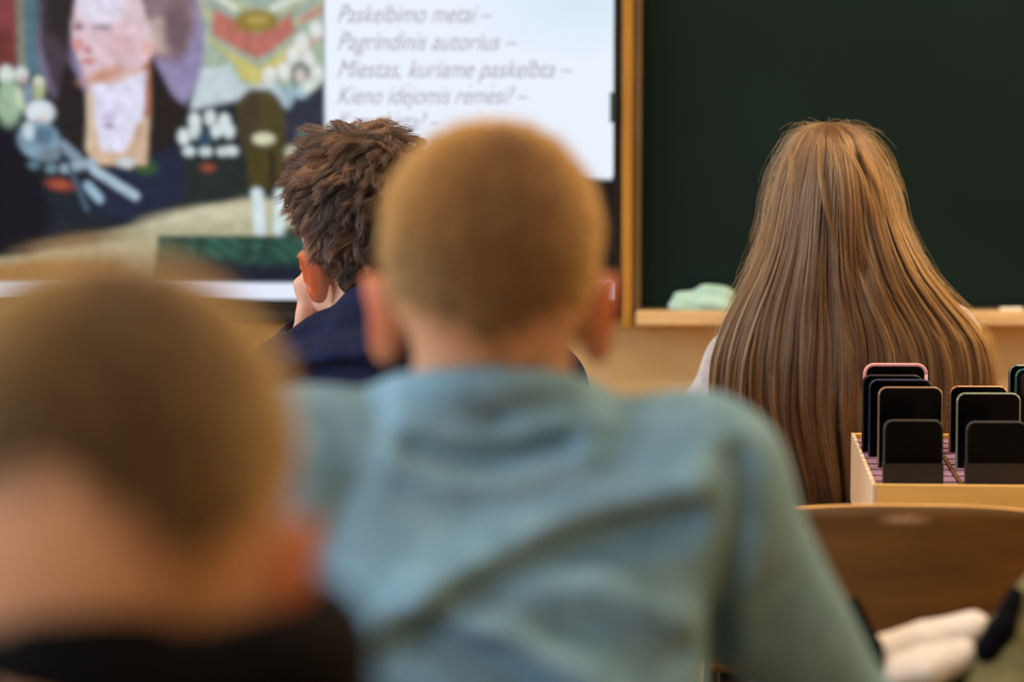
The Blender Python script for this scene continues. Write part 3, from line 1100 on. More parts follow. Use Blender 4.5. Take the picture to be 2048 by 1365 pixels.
            sn = np.sin(ph[:, None] + fr[:, None] * u) - np.sin(ph)[:, None]
            pts = base + side[:, None] * (cs * am[:, None])[..., None] + root_n[:, None] * (np.abs(sn) * am[:, None] * 0.7)[..., None]
            pts += jit[:, None] * (L[:, None] * u)[..., None] * 0.06
            shade = np.clip(0.45 + rng.normal(0, 0.22, nc)[k_] + rng.normal(0, 0.1, n), 0, 1)
        rad = np.array([1.0] * (mm - 1) + [0.3]) * st['rad']
        curves_obj('hair_strands', pts, rad, shade, st['mat'], hair_root)
    # clothes
    hf2 = p.get('hc', 0.0055)
    g = Field(axis(lo[0], hi[0], lo[0] + 0.05, hi[0] - 0.05, hf2, 0.02), axis(lo[1], hi[1], lo[1] + 0.05, hi[1] - 0.1, hf2, 0.02), np.arange(pel[2] - 0.12, H[2] + 0.1, hf2).astype(np.float32))
    gr = p.get('ease', 0.012)
    g.stack(rows, grow=gr)
    ra = p.get('sleeve', (0.058, 0.046, 0.034))
    for s in 'LR':
        g.cap(nb + (0, 0, -0.02), S[s], 0.05, ra[0], 0.05)
        g.cap(S[s], E[s], ra[0], ra[1], 0.03)
        g.cap(E[s], W[s], ra[1], ra[2], 0.02)
        wv_ = (W[s] - E[s]) / np.linalg.norm(W[s] - E[s])
        g.cap(W[s] - wv_ * 0.03, W[s] - wv_ * 0.006, ra[2] + 0.002, ra[2] - 0.002, 0.006)
    for fn in p.get('garment', []):
        fn(g)
    for s in 'LR':  # open cuffs
        wv_ = (W[s] - E[s]) / np.linalg.norm(W[s] - E[s])
        g.cap(W[s] - wv_ * 0.012, W[s] + wv_ * 0.08, ra[2] - 0.008, ra[2] + 0.004, 0.004, 'sub')
    nd = hl(0, -0.022, -0.03) - nb
    g.cap(nb + nd * 0.25, nb + nd * 1.5, nr * 1.03 + 0.002, nr * 1.03 + 0.006, 0.006, 'sub')
    if p.get('wrinkle'):
        am = p['wrinkle']
        r0 = random.Random(int(abs(H[0]) * 1000) + 3)
        ws = [(r0.uniform(-1, 1), r0.uniform(-1, 1), r0.uniform(-1, 1), r0.uniform(30, 75), r0.uniform(0, 6.28)) for _ in range(7)]

        def wr(x, y, z):
            o = 0
            for a_, b2, c2, fr_, p_ in ws:
                o = o + np.sin((a_ * x + b2 * y + c2 * z) * fr_ + p_ + 1.5 * np.sin(z * 17 + p_ + x * 9))
            return o * am / 3.0
        g.disp(wr, lo - 1, hi + 1)
    P, Q = g.surface()
    P = relax(P, Q, 3, 0.5)
    top = mesh_obj(p['top_name'], P, Q, p['top_mat'], root)
    # trousers and shoes
    g = Field(axis(lo[0], hi[0], lo[0] + 0.1, hi[0] - 0.1, 0.011, 0.03), axis(lo[1], hi[1], lo[1] + 0.05, hi[1] - 0.05, 0.011, 0.03), np.arange(-0.02, 0.66, 0.011).astype(np.float32))
    g.stack([rows[0], (rows[0][0] + 0.09,) + tuple(rows[0][1:3]) + (0.125, 0.095)], grow=0.004)
    for s in 'LR':
        hip = pel + np.array((0.07 if s == 'R' else -0.07, 0.02, 0.0))
        g.cap(hip, knee[s], 0.083, 0.062, 0.03)
        g.cap(knee[s], foot[s] + (0, 0, 0.05), 0.06, 0.05, 0.02)
    P, Q = g.surface()
    mesh_obj('trousers', relax(P, Q, 2), Q, p.get('leg_mat', M['denim']), root)
    for s in 'LR':
        c = foot[s]
        g = Field(np.arange(c[0] - 0.07, c[0] + 0.07, 0.008).astype(np.float32), np.arange(c[1] - 0.09, c[1] + 0.22, 0.008).astype(np.float32), np.arange(-0.012, 0.16, 0.008).astype(np.float32))
        g.cap(c + (0, -0.02, -0.025), c + (0, 0.14, -0.025), 0.038, 0.033, 0.02)
        g.cap(c + (0, -0.01, -0.02), c + (0, 0.0, 0.04), 0.042, 0.04, 0.02)
        g.F = np.maximum(g.F, (0.002 - g.Z)[None, None, :])
        P, Q = g.surface()
        mesh_obj('shoe', P, Q, M['shoe'], root)
    return root, dict(H=H, R=R, s=sc_, hl=hl)


def fold(pts, amp, wd, Y, yside=None):
    """cloth ridge (amp > 0) or groove (amp < 0) along a line given where it is seen on the back"""
    W_ = np.array([at(x, y, Y) for x, y in pts])

    def fn(x, y, z):
        d = np.full(x.shape, 1e9)
        for i in range(len(W_) - 1):
            a, b_ = W_[i][[0, 2]], W_[i + 1][[0, 2]]
            ba = b_ - a
            h = np.clip(((x - a[0]) * ba[0] + (z - a[1]) * ba[1]) / (ba @ ba), 0, 1)
            d = np.minimum(d, (x - a[0] - ba[0] * h) ** 2 + (z - a[1] - ba[1] * h) ** 2)
        o = -amp * np.exp(-d / wd ** 2)
        if yside is not None:
            o = o * np.clip((yside - y) / 0.03, 0, 1)
        return o

    def run(g):
        m = 3 * wd + 0.02
        g.disp(fn, (W_[:, 0].min() - m, -9, W_[:, 2].min() - m), (W_[:, 0].max() + m, 99, W_[:, 2].max() + m))
    return run


def ring(c, rx, ry, r, zf, k=0.02):
    """collar: a closed roll around the neck; zf(theta) gives its height (theta 0 = back)"""
    pts = []
    for i in range(25):
        t = 2 * math.pi * i / 24
        pts.append((c[0] + rx * math.sin(t), c[1] - ry * math.cos(t), c[2] + zf(t)))

    def run(g):
        g.poly(pts, r, k)
    return run


# ---- boy in the blue-grey sweatshirt (middle)
YB = 2.03
HB = at(983, 566, YB)
hair_b = dict(cap=0.004, n=16000, len=0.010, short=0.25, lay=0.85, lift=0.55, droop=0.3, jit=0.25, swirl=0.5, rad=0.00022, base=M['hair_blond_base'], mat=M['hair_blond'], ramp=0.07)
line_b = [(-180, 0.062), (-130, 0.055), (-100, 0.01), (-80, 0.0), (-62, -0.03), (-40, -0.035), (-24, -0.045), (0, -0.066), (24, -0.045), (40, -0.035), (62, -0.03), (80, 0.0), (100, 0.01), (130, 0.055), (180, 0.062)]
nbB = at(985, 862, 2.02)
YS = 1.93
person(dict(
    label='boy in blue-grey sweatshirt with cropped sandy hair, seen from behind at the middle desk',
    head=HB, scale=1.03, turn=(0, 10, 0), neck=nbB, neck_r=0.054,
    shR=at(1385, 975, 2.0), shL=at(600, 965, 2.0), elR=at(1690, 1450, 2.10), elL=at(360, 1440, 2.10),
    wrR=at(1230, 1545, 2.3), wrL=at(800, 1545, 2.3), pelvis=(-0.01, 1.94, 0.47),
    rows=[(0.44, -0.01, 1.94, 0.15, 0.1), (0.62, -0.01, 1.95, 0.165, 0.1), (0.8, -0.01, 1.98, 0.162, 0.1), (0.9, -0.01, 2.0, 0.16, 0.095), (0.965, -0.01, 2.015, 0.14, 0.07)],
    hairline=line_b, hair=hair_b, stubble=(120, 84, 48), flush_glow=0.85,
    top_name='sweatshirt', top_mat=M['blue_fleece'], sleeve=(0.066, 0.044, 0.038), wrinkle=0.0016, ease=0.012, hc=0.0048,
    garment=[ring(nbB + (0, -0.004, 0.020), 0.070, 0.068, 0.014, lambda t: 0.024 * math.cos(t) - 0.003, 0.02),
             fold([(840, 815), (960, 828), (1100, 808)], -0.003, 0.010, YS, 2.0),
             fold([(800, 850), (880, 880), (1000, 888), (1130, 860), (1210, 850)], 0.012, 0.011, YS, 2.0),
             fold([(830, 905), (960, 925), (1130, 895)], -0.010, 0.009, YS, 2.0),
             fold([(780, 920), (900, 958), (1010, 960), (1180, 915)], 0.011, 0.011, YS, 2.0),
             fold([(1390, 965), (1180, 1010), (1010, 1085), (850, 1160), (700, 1260)], 0.019, 0.017, YS, 2.0),
             fold([(1370, 1030), (1150, 1075), (980, 1150), (840, 1230)], -0.015, 0.014, YS, 2.0),
             fold([(1360, 1230), (1200, 1160), (1060, 1150)], 0.010, 0.013, YS, 2.0),
             fold([(860, 1190), (1010, 1240), (1180, 1330), (1250, 1400)], 0.019, 0.015, YS, 2.0),
             fold([(880, 1250), (1000, 1300), (1100, 1390)], -0.015, 0.013, YS, 2.0),
             fold([(1350, 1300), (1230, 1250), (1100, 1240)], -0.006, 0.012, YS, 2.0),
             fold([(700, 980), (640, 1100), (690, 1250)], -0.006, 0.014, YS, 2.0),
             fold([(1470, 930), (1478, 1050), (1450, 1200), (1440, 1400)], -0.016, 0.012, YS, 2.04)],
))

# ---- boy in front, lower left, far out of focus
YF = 1.22
HF = at(222, 1062, YF)
nbF = at(300, 1345, 1.20)
hair_f = dict(hair_b); hair_f.update(n=9000, base=M['hair_ash_base'], mat=M['hair_ash'])
line_f = [(-180, 0.062), (-130, 0.055), (-100, 0.01), (-80, 0.0), (-62, -0.01), (-46, -0.012), (-24, -0.014), (-12, -0.004), (4, 0.002), (16, -0.016), (32, -0.034), (48, -0.02), (62, -0.006), (80, 0.004), (100, 0.01), (130, 0.055), (180, 0.062)]
person(dict(
    label='boy in black with cropped ash-blond hair in the lower left foreground, closest to the viewer',
    head=HF, scale=1.06, turn=(-6, 16, 0), neck=nbF, neck_r=0.052,
    shR=at(930, 1750, 1.2), shL=at(-330, 1750, 1.2), elR=at(1050, 2500, 1.32), elL=at(-500, 2500, 1.32),
    wrR=at(700, 2560, 1.5), wrL=at(-150, 2560, 1.5), pelvis=(-0.16, 1.08, 0.47),
    hairline=line_f, hair=hair_f, stubble=(98, 70, 42), flush_glow=0.7, hf=0.005,
    top_name='jacket', top_mat=M['black_cloth'], wrinkle=0.0015, ease=0.014, hc=0.007,
    garment=[ring(nbF + (0, 0.0, 0.0), 0.078, 0.072, 0.018, lambda t: 0.022 - 0.014 * math.exp(-((t - 0.35) / 0.3) ** 2) + (0.01 * math.sin(t) * -1), 0.02)],
))

# ---- wavy-haired boy in navy, leaning his cheek on his fist
YC = 3.5
HC = at(735, 482, YC)
nbC = at(752, 660, 3.47)
hair_c = dict(cap=0.009, top=0.014, n=20000, len=0.040, short=0.35, lay=1.0, lift=0.42, droop=0.6, jit=0.12, swirl=0.9, rad=0.00024, pts=9, clumps=1000, curl=0.0042, lump=0.35, base=M['hair_dark_base'], mat=M['hair_dark'], ramp=0.035)
line_c = [(-180, 0.055), (-130, 0.05), (-100, 0.045), (-84, 0.034), (-66, 0.0), (-56, -0.03), (-45, -0.05), (0, -0.068), (45, -0.05), (66, -0.03), (84, -0.005), (100, 0.0), (130, 0.045), (180, 0.055)]


def hood_c(g):
    A = lambda x, y, Y=3.41: at(x, y, Y)
    g.poly([A(590, 700, 3.40), A(660, 676, 3.40), A(735, 630, 3.38), A(800, 650, 3.36)], [0.026, 0.030, 0.034, 0.034], 0.02)
    g.poly([A(600, 730, 3.40), A(690, 715, 3.36), A(780, 700, 3.34), A(860, 730, 3.36)], [0.036, 0.042, 0.044, 0.038], 0.02)
    g.poly([A(640, 740, 3.38), A(740, 745, 3.35), A(840, 760, 3.36)], [0.04, 0.04, 0.036], 0.02)


YD = 3.38
person(dict(
    label='wavy dark-haired boy in a navy hooded top resting his cheek on his fist',
    head=HC, scale=1.08, turn=(24, 6, 10), neck=nbC, neck_r=0.05,
    shR=at(1075, 775, 3.48), shL=at(590, 765, 3.5), elR=at(1190, 1060, 3.62), elL=at(500, 1060, 3.72),
    wrR=at(960, 1075, 3.85), wrL=at(612, 678, 3.54), pelvis=(-0.13, 3.42, 0.47),
    handL='fist', hand_turn=(-20, 12, -8),
    hairline=line_c, hair=hair_c, stubble=(60, 42, 32), flush_glow=0.95, skin=(226, 176, 150),
    top_name='hooded_top', top_mat=M['navy'], wrinkle=0.002, ease=0.016, hc=0.005,
    garment=[hood_c,
             fold([(560, 690), (660, 660), (760, 640), (830, 650)], -0.008, 0.009, YD, 3.5),
             fold([(580, 720), (700, 700), (800, 680)], 0.006, 0.010, YD, 3.5),
             fold([(600, 745), (690, 720), (800, 735)], -0.008, 0.009, YD, 3.5),
             fold([(640, 775), (740, 750), (820, 765)], 0.007, 0.009, YD, 3.5)],
))

# ---- girl with long hair
YG = 3.93
HG = at(1662, 432, YG)
nbG = at(1668, 610, 3.92)
person(dict(
    label='girl in a light grey jumper with very long straight light brown hair, seen from behind',
    head=HG, scale=0.95, turn=(0, 4, 0), neck=nbG, neck_r=0.046,
    shR=at(1884, 684, 3.98), shL=at(1494, 730, 3.98), elR=at(1985, 1000, 4.02), elL=at(1330, 960, 4.05),
    wrR=at(1800, 1075, 4.25), wrL=at(1500, 1075, 4.25), pelvis=(0.475, 3.9, 0.47),
    hairline=line_c, hair=dict(cap=0), stubble=(110, 76, 46), flush_glow=0.4,
    top_name='jumper', top_mat=M['grey_knit'], wrinkle=0.0012, ease=0.012, hc=0.0055, sleeve=(0.054, 0.046, 0.036),
))
girl = [o for o in COL.objects if o.name.startswith('person') and 'girl' in o.get('label', '')][0]

YH = 3.93
sil = [  # (y, left x, right x, depth behind the centre, depth in front)
    (249, 1650, 1664, 0.010), (252, 1634, 1684, 0.030), (258, 1616, 1704, 0.048), (268, 1600, 1720, 0.066), (284, 1586, 1738, 0.082),
    (305, 1574, 1751, 0.095), (335, 1562, 1766, 0.106), (370, 1549, 1778, 0.112), (410, 1539, 1787, 0.114), (450, 1530, 1797, 0.113),
    (500, 1515, 1818, 0.110), (550, 1494, 1846, 0.106), (600, 1468, 1888, 0.104), (640, 1449, 1925, 0.106), (680, 1434, 1955, 0.110),
    (720, 1424, 1968, 0.113), (760, 1420, 1974, 0.114), (800, 1420, 1970, 0.114), (850, 1432, 1960, 0.112), (900, 1455, 1940, 0.110),
    (950, 1485, 1915, 0.108), (1010, 1510, 1890, 0.106), (1060, 1530, 1870, 0.105)]
sil = np.array(sil, float)
z_s = np.array([at(1660, q[0], YH - 0.05)[2] for q in sil])
xl_s = np.array([at(q[1], q[0], YH)[0] for q in sil])
xr_s = np.array([at(q[2], q[0], YH)[0] for q in sil])
cum = np.concatenate([[0], np.cumsum(np.hypot(np.diff(z_s), np.diff(xr_s - xl_s) / 2))])
cum /= cum[-1]


def hair_surface(theta, s):
    """theta: angle around the head (0 = back), s: 0 crown .. 1 tips; arrays"""
    z = np.interp(s, cum, z_s)
    xl = np.interp(s, cum, xl_s)
    xr = np.interp(s, cum, xr_s)
    dp = np.interp(s, cum, sil[:, 3])
    cx, hw = (xl + xr) / 2, (xr - xl) / 2
    x = cx + hw * np.sin(theta)
    k = np.clip((z - 0.93) / 0.19, 0, 1)
    k = k * k * (3 - 2 * k)
    y = YH - 0.06 * (1 - k) - dp * (0.55 + 0.45 * k) * np.cos(theta)
    return x, y, z


def px_of(x, y, z):
    """where a point of the hair sits on the girl's back, for locks and partings"""
    u = (x - 0.0) / y * F + 1024
    dz = (CAMZ - z) / y
    return u, 682.5 + F * math.tan(0) + F * (np.tan(np.arctan(dz) - PITCH))


# under layer: closed shell inside the strands
nt_, ns_ = 61, 50
ths = np.radians(np.linspace(-128, 128, nt_))
ss = np.linspace(0.0, 0.93, ns_)
TT, SS = np.meshgrid(ths, ss)
x, y, z = hair_surface(TT, SS)
cxm = np.interp(SS, cum, (xl_s + xr_s) / 2)
shr = np.interp(SS, [0, 0.06, 0.4, 1], [0.010, 0.014, 0.018, 0.022])
nrm = np.stack([x - cxm, (y - YH) * 1.5, 0 * x], 2)
nl = np.linalg.norm(nrm, axis=2) + 1e-6
x = x - nrm[..., 0] / nl * shr
y = y - nrm[..., 1] / nl * shr
z = z - shr * np.interp(SS, [0, 0.12], [1, 0])
y = y + 0.026 * np.exp(-((px_of(x, y, z)[0] - 1716) / 16) ** 2) * np.clip((SS - 0.14) / 0.08, 0, 1) * np.clip((0.66 - SS) / 0.25, 0, 1)
V = np.stack([x.ravel(), y.ravel(), z.ravel()], 1)
idx = np.arange(nt_ * ns_).reshape(ns_, nt_)
Q = np.stack([idx[:-1, :-1].ravel(), idx[1:, :-1].ravel(), idx[1:, 1:].ravel(), idx[:-1, 1:].ravel()], 1)
under = mesh_obj('hair', V, Q, M['hair_girl_base'], girl)
sm = under.modifiers.new('thickness', 'SOLIDIFY')
sm.thickness = 0.004
sm.offset = 0.0
under['label'] = 'long straight light brown hair reaching the lower back'

n, mm = 34000, 34
u = np.linspace(0, 1, mm) ** 1.15
nl_ = 190
lock_th = np.sort(rng.uniform(-112, 112, nl_))
th0 = rng.uniform(-114, 114, n)
lk = np.abs(th0[:, None] - lock_th[None]).argmin(1)
s_end = np.interp(lock_th, [-112, -60, -30, 0, 112], [0.79, 0.85, 0.905, 0.92, 0.93]) + rng.normal(0, 0.022, nl_)
s_end = s_end[lk] + rng.normal(0, 0.02, n)
s_start = rng.uniform(0.0, 1.0, n) ** 2.2 * 0.06
S_ = s_start[:, None] + (s_end - s_start)[:, None] * u


def wob(seed, cnt, f0, f1, idx_, s):
    r = np.random.default_rng(seed)
    o = 0
    for k_ in range(3):
        fr = r.uniform(f0, f1, cnt)[idx_][:, None]
        ph = r.uniform(0, 6.28, cnt)[idx_][:, None]
        o = o + np.sin(fr * s * 6.28 + ph) * r.uniform(0.4, 1, cnt)[idx_][:, None]
    return o / 2


clump = np.interp(S_, [0, 0.15, 0.5, 1], [0, 0.03, 0.18, 0.42])
th_deg = th0[:, None] * (1 - clump) + lock_th[lk][:, None] * clump
th_deg = th_deg + wob(1, nl_, 0.4, 1.3, lk, S_) * np.interp(S_, [0, 0.2, 0.5, 1], [0, 0.9, 2.2, 6.0])
th_deg = th_deg + wob(3, 24, 0.3, 0.8, (lk * 24 // nl_), S_) * np.interp(S_, [0, 0.25, 1], [0, 1.2, 3.5])
th_deg = th_deg + rng.normal(0, 0.5, n)[:, None] * S_ * 2 + wob(2, n, 0.8, 2.5, np.arange(n), S_) * S_ * 0.5
x, y, z = hair_surface(np.radians(th_deg), S_)
cxm = np.interp(S_, cum, (xl_s + xr_s) / 2)
dirx, diry = x - cxm, (y - YH) * 1.5
dl = np.sqrt(dirx ** 2 + diry ** 2) + 1e-6
off = wob(4, nl_, 0.5, 1.6, lk, S_) * np.interp(S_, [0, 0.1, 0.4, 1], [0, 0.001, 0.004, 0.009])
off = off + rng.uniform(-0.005, 0.0015, n)[:, None] * np.interp(S_, [0, 0.1, 1], [0.15, 0.5, 1.4])
ux, uy = px_of(x, y, z)
off = off - 0.025 * np.exp(-((ux - 1716 - (uy - 450) * 0.06) / 22) ** 2) * np.clip((uy - 300) / 60, 0, 1) * np.clip((650 - uy) / 220, 0, 1)
off = off - 0.006 * np.exp(-((ux - 1655) / 14) ** 2) * np.clip((uy - 330) / 120, 0, 1) * np.clip((900 - uy) / 200, 0, 1)
x = x + dirx / dl * off
y = y + diry / dl * off
z = z + rng.normal(0, 0.0008, n)[:, None] - 0.002 * (rng.uniform(0, 1, n)[:, None] * (S_ < 0.05))
pts = np.stack([x, y, z], 2)
sh = 0.46 + rng.normal(0, 0.17, nl_)[lk] + rng.normal(0, 0.22, n)
sh = np.clip(sh[:, None] + np.interp(S_, [0, 0.2, 0.6, 1], [-0.12, 0.0, 0.08, 0.12]), 0, 1)
rad = np.interp(u, [0, 0.1, 0.85, 1], [0.00020, 0.00026, 0.00024, 0.00010])
curves_obj('hair_strands', pts, rad, sh, M['hair_girl'], under)

# single tresses crossing the fall of hair, and loose flyaway hairs
tr = [[(1648, 262), (1640, 340), (1648, 400), (1664, 460), (1678, 520), (1688, 590), (1690, 660)],
      [(1660, 258), (1678, 340), (1686, 420), (1688, 500), (1690, 580), (1702, 660), (1698, 720), (1665, 765), (1636, 792), (1628, 820), (1640, 870), (1648, 950)],
      [(1672, 260), (1724, 350), (1750, 450), (1748, 560), (1762, 600), (1752, 640), (1728, 680), (1730, 715), (1750, 745), (1760, 780)],
      [(1700, 300), (1712, 400), (1722, 500), (1738, 590), (1730, 650), (1712, 720), (1700, 800), (1720, 850), (1745, 880)],
      [(1690, 290), (1702, 400), (1700, 500), (1712, 600), (1700, 700), (1676, 760), (1660, 830), (1690, 870), (1730, 880)],
      [(1600, 290), (1590, 400), (1586, 500), (1578, 600), (1575, 700), (1566, 800), (1580, 900), (1600, 980)],
      [(1740, 300), (1768, 420), (1784, 520), (1800, 620), (1790, 700), (1800, 800), (1810, 900)],
      [(1720, 280), (1790, 460), (1850, 570), (1930, 640), (1968, 690), (1975, 760), (1966, 830)],
      [(1590, 300), (1545, 430), (1500, 560), (1470, 640), (1450, 700), (1440, 770), (1470, 850)]]
allp, alls = [], []
for ti, path in enumerate(tr):
    path = np.array(path, float)
    k_ = np.linspace(0, 1, len(path))
    uu = np.linspace(0, 1, mm)
    # smooth interpolation through the points
    pxs = np.interp(uu, k_, path[:, 0]); pys = np.interp(uu, k_, path[:, 1])
    for _ in range(3):
        pxs[1:-1] = (pxs[:-2] + 2 * pxs[1:-1] + pxs[2:]) / 4
        pys[1:-1] = (pys[:-2] + 2 * pys[1:-1] + pys[2:]) / 4
    cnt = 46
    w_ = rng.normal(0, 1, (cnt, 1)); w2 = rng.normal(0, 1, (cnt, 1))
    zz = np.array([at(a, b_, YH - 0.11)[2] for a, b_ in zip(pxs, pys)])
    xx = np.array([at(a, b_, YH - 0.11)[0] for a, b_ in zip(pxs, pys)])
    s_i = np.interp(-zz, -z_s, cum)
    cx_, hw_ = np.interp(s_i, cum, (xl_s + xr_s) / 2), np.interp(s_i, cum, (xr_s - xl_s) / 2)
    st_ = np.clip((xx - cx_) / hw_, -0.97, 0.97)
    dp_ = np.interp(s_i, cum, sil[:, 3])
    spread = np.interp(uu, [0, 0.2, 0.8, 1], [0.003, 0.0028, 0.003, 0.006])
    X_ = cx_ + hw_ * st_ + w_ * spread + 0 * uu
    Y_ = YH - dp_ * np.sqrt(1 - st_ ** 2) - 0.004 * np.clip(uu * 6, 0, 1) + w2 * spread * 0.5
    Z_ = zz + 0 * X_
    allp.append(np.stack([X_, Y_, Z_], 2))
    alls.append(np.clip(0.6 + rng.normal(0, 0.15, cnt), 0, 1))
allp = np.concatenate(allp); alls = np.concatenate(alls)
curves_obj('hair_tress', allp, rad, alls, M['hair_girl'], under)
nf = 520
t_f = np.where(rng.uniform(0, 1, nf) < 0.55, rng.choice([-1, 1], nf) * rng.uniform(66, 108, nf), rng.uniform(-110, 110, nf))
s0 = rng.uniform(0, 1, nf) ** 1.3 * 0.55
ln = rng.uniform(0.06, 0.35, nf)
Sf = np.clip(s0[:, None] + ln[:, None] * np.linspace(0, 1, 16), 0, 1)
x, y, z = hair_surface(np.radians(t_f)[:, None] + 0 * Sf, Sf)
cxm = np.interp(Sf, cum, (xl_s + xr_s) / 2)
dirx, diry = x - cxm, (y - YH) * 1.5
dl = np.sqrt(dirx ** 2 + diry ** 2) + 1e-6
v = np.linspace(0, 1, 16)
out_ = (rng.uniform(0.002, 0.016, nf)[:, None] * np.sin(v * rng.uniform(1.2, 3.0, nf)[:, None])) + 0.001
x += dirx / dl * out_ + rng.normal(0, 0.006, nf)[:, None] * v
y += diry / dl * out_
z += out_ * 0.8 * (Sf < 0.25) + rng.uniform(-0.003, 0.008, nf)[:, None] * v
fly = np.stack([x, y, z], 2)
cr_ = []
for i in range(46):
    a0 = at(rng.uniform(1600, 1725), rng.uniform(258, 275), YH - rng.uniform(-0.02, 0.05))
    a0[2] = np.interp(a0[0], [at(q_, 250, YH)[0] for q_ in (1585, 1612, 1655, 1705, 1738)], [at(1655, q_, YH)[2] for q_ in (288, 262, 251, 262, 288)]) - 0.002
    dx_ = rng.uniform(-0.05, 0.05); h_ = rng.uniform(0.004, 0.016)
    vv = v[:, None]
    cr_.append(a0 + vv * (dx_, rng.uniform(-0.03, 0.03), 0) + np.sin(vv * rng.uniform(1.6, 3.0)) * (0, 0, h_))
fly = np.concatenate([fly, np.array(cr_)])
curves_obj('flyaway_hairs', fly, 0.00011, np.clip(rng.normal(0.7, 0.2, len(fly)), 0, 1), M['hair_girl'], under)


# ------------------------------------------------------------------ school furniture
def chair(x, y, ztop, label, group=None, rz=0.0, w=0.42, bh=0.19):
    """x, y: centre of the backrest; the seat lies on its +y side; seat at 0.40"""
    t = empty('school_chair', (x, y, 0), rz)
    tag(t, label, 'chair', group)
    # curved backrest shell
    nu, nv = 41, 14
    th = 0.011
    vs, fs = [], []
    for side in (0, 1):
        for j in range(nv):
            for i in range(nu):
                a = -1 + 2 * i / (nu - 1)
                v_ = j / (nv - 1)
                e = abs(a) ** 3.2
                topz = ztop - 0.030 * abs(a) ** 2.6 - 0.05 * max(0, abs(a) - 0.86) ** 1.2 * 3
                botz = ztop - bh + 0.05 * e
                zz_ = botz + (topz - botz) * v_
                yy = 0.05 * a * a + 0.012 * (1 - v_) + (th if side else 0)
                vs.append((a * w / 2, yy, zz_))
    n1 = nu * nv
    for j in range(nv - 1):
        for i in range(nu - 1):
            q = j * nu + i
            fs.append((q, q + 1, q + nu + 1, q + nu))
            q += n1
            fs.append((q, q + nu, q + nu + 1, q + 1))
    back_f = len(fs)
    for i in range(nu - 1):
        fs.append((i, i + n1, i + 1 + n1, i + 1))
        q = (nv - 1) * nu + i
        fs.append((q, q + 1, q + 1 + n1, q + n1))
    for j in range(nv - 1):
        q = j * nu
        fs.append((q, q + nu, q + nu + n1, q + n1))
        q = j * nu + nu - 1
        fs.append((q, q + n1, q + nu + n1, q + nu))
    m_ = MB(); m_.add(vs, fs)
    o = m_.build('backrest', M['ply'], t)
    o.data.materials.append(M['ply_edge'])
    for i, pl in enumerate(o.data.polygons):
        if i < back_f:
            pl.use_smooth = True
        else:
            pl.material_index = 1
    m_ = MB()
    m_.box((0, 0.24, 0.40), (0.38, 0.37, 0.012))
    m_.build('seat', M['ply'], t, bevel=0.005)
    for s in (-1, 1):
        m_ = MB()
        m_.tube([(s * 0.16, 0.060, ztop - 0.05), (s * 0.16, 0.066, 0.45), (s * 0.165, 0.082, 0.385), (s * 0.165, 0.38, 0.385)], 0.011)
        m_.build('side_rail', M['steel'], t, smooth=True)
        for yy, dy in ((0.08, -0.05), (0.36, 0.03)):
            m_ = MB()
            m_.tube([(s * 0.165, yy, 0.385), (s * 0.185, yy + dy, 0.005)], 0.011)
            m_.build('leg', M['steel'], t, smooth=True)
    return t


def desk(x, y, w, d, h, label):
    t = empty('school_desk', (x, y, 0))
    tag(t, label, 'desk')
    m_ = MB(); m_.box((0, 0, h - 0.011), (w, d, 0.022)); m_.build('desktop', M['laminate'], t, bevel=0.004)
    m_ = MB()
    for s in (-1, 1):
        m_.box((0, s * (d / 2 - 0.05), h - 0.037), (w - 0.08, 0.025, 0.03))
        m_.box((s * (w / 2 - 0.05), 0, h - 0.037), (0.025, d - 0.1, 0.03))
    m_.build('underframe', M['steel'], t)
    for sx in (-1, 1):
        for sy in (-1, 1):
            m_ = MB(); m_.tube([(sx * (w / 2 - 0.05), sy * (d / 2 - 0.05), h - 0.05), (sx * (w / 2 - 0.05), sy * (d / 2 - 0.05), 0.0)], 0.014)
            m_.build('leg', M['steel'], t, smooth=True)
    return t


DH = 0.655
desk(-0.16, 1.56, 0.66, 0.34, DH, 'wooden desk between the boy in black and the boy in blue-grey')
desk(0.30, 2.42, 1.3, 0.36, DH, 'wooden double desk in front of the boy in blue-grey')
desk(-0.29, 3.98, 0.62, 0.42, DH, 'wooden desk under the elbow of the boy in navy')
desk(0.72, 3.46, 0.86, 0.50, DH, 'wooden desk carrying the phone box')
desk(0.50, 4.38, 0.9, 0.42, DH, 'wooden desk in front of the long-haired girl')
cxp = at(1812, 1010, 2.98)
ch = chair(float(cxp[0]), 2.975, float(at(1812, 1011, 2.98)[2]), 'empty plywood school chair in front of the phone box desk', rz=math.radians(-1.5), w=0.44)
chair(-0.01, 1.76, 0.78, 'plywood chair under the boy in the blue-grey sweatshirt')
chair(-0.16, 0.90, 0.78, 'plywood chair under the boy in black')
chair(-0.13, 3.22, 0.76, 'plywood chair under the boy in navy')
chair(0.475, 3.76, 0.64, 'plywood chair under the long-haired girl', bh=0.15)

# pale scuff where the varnish is worn on the near face of the empty chair
q = at(1812, 1042, 2.97)
m = M['ply'].copy(); m.name = 'plywood_face_scuffed'
nt = m.node_tree
bs = nt.nodes['Principled BSDF']
src = bs.inputs['Base Color'].links[0].from_socket
tc = N(nt, 'ShaderNodeTexCoord')
vm = N(nt, 'ShaderNodeMapping')
lx, lz = q[0] - cxp[0], q[2]
vm.inputs['Scale'].default_value = (1 / 0.034, 0.0, 1 / 0.009)
vm.inputs['Location'].default_value = (-lx / 0.034, 0, -lz / 0.009)
ln_ = N(nt, 'ShaderNodeVectorMath', operation='LENGTH')
n1_ = N(nt, 'ShaderNodeTexNoise'); n1_.inputs['Scale'].default_value = 90
ma = N(nt, 'ShaderNodeMath', operation='SUBTRACT'); ma.inputs[0].default_value = 1.0
mb_ = N(nt, 'ShaderNodeMath', operation='MULTIPLY')
mb_.use_clamp = True
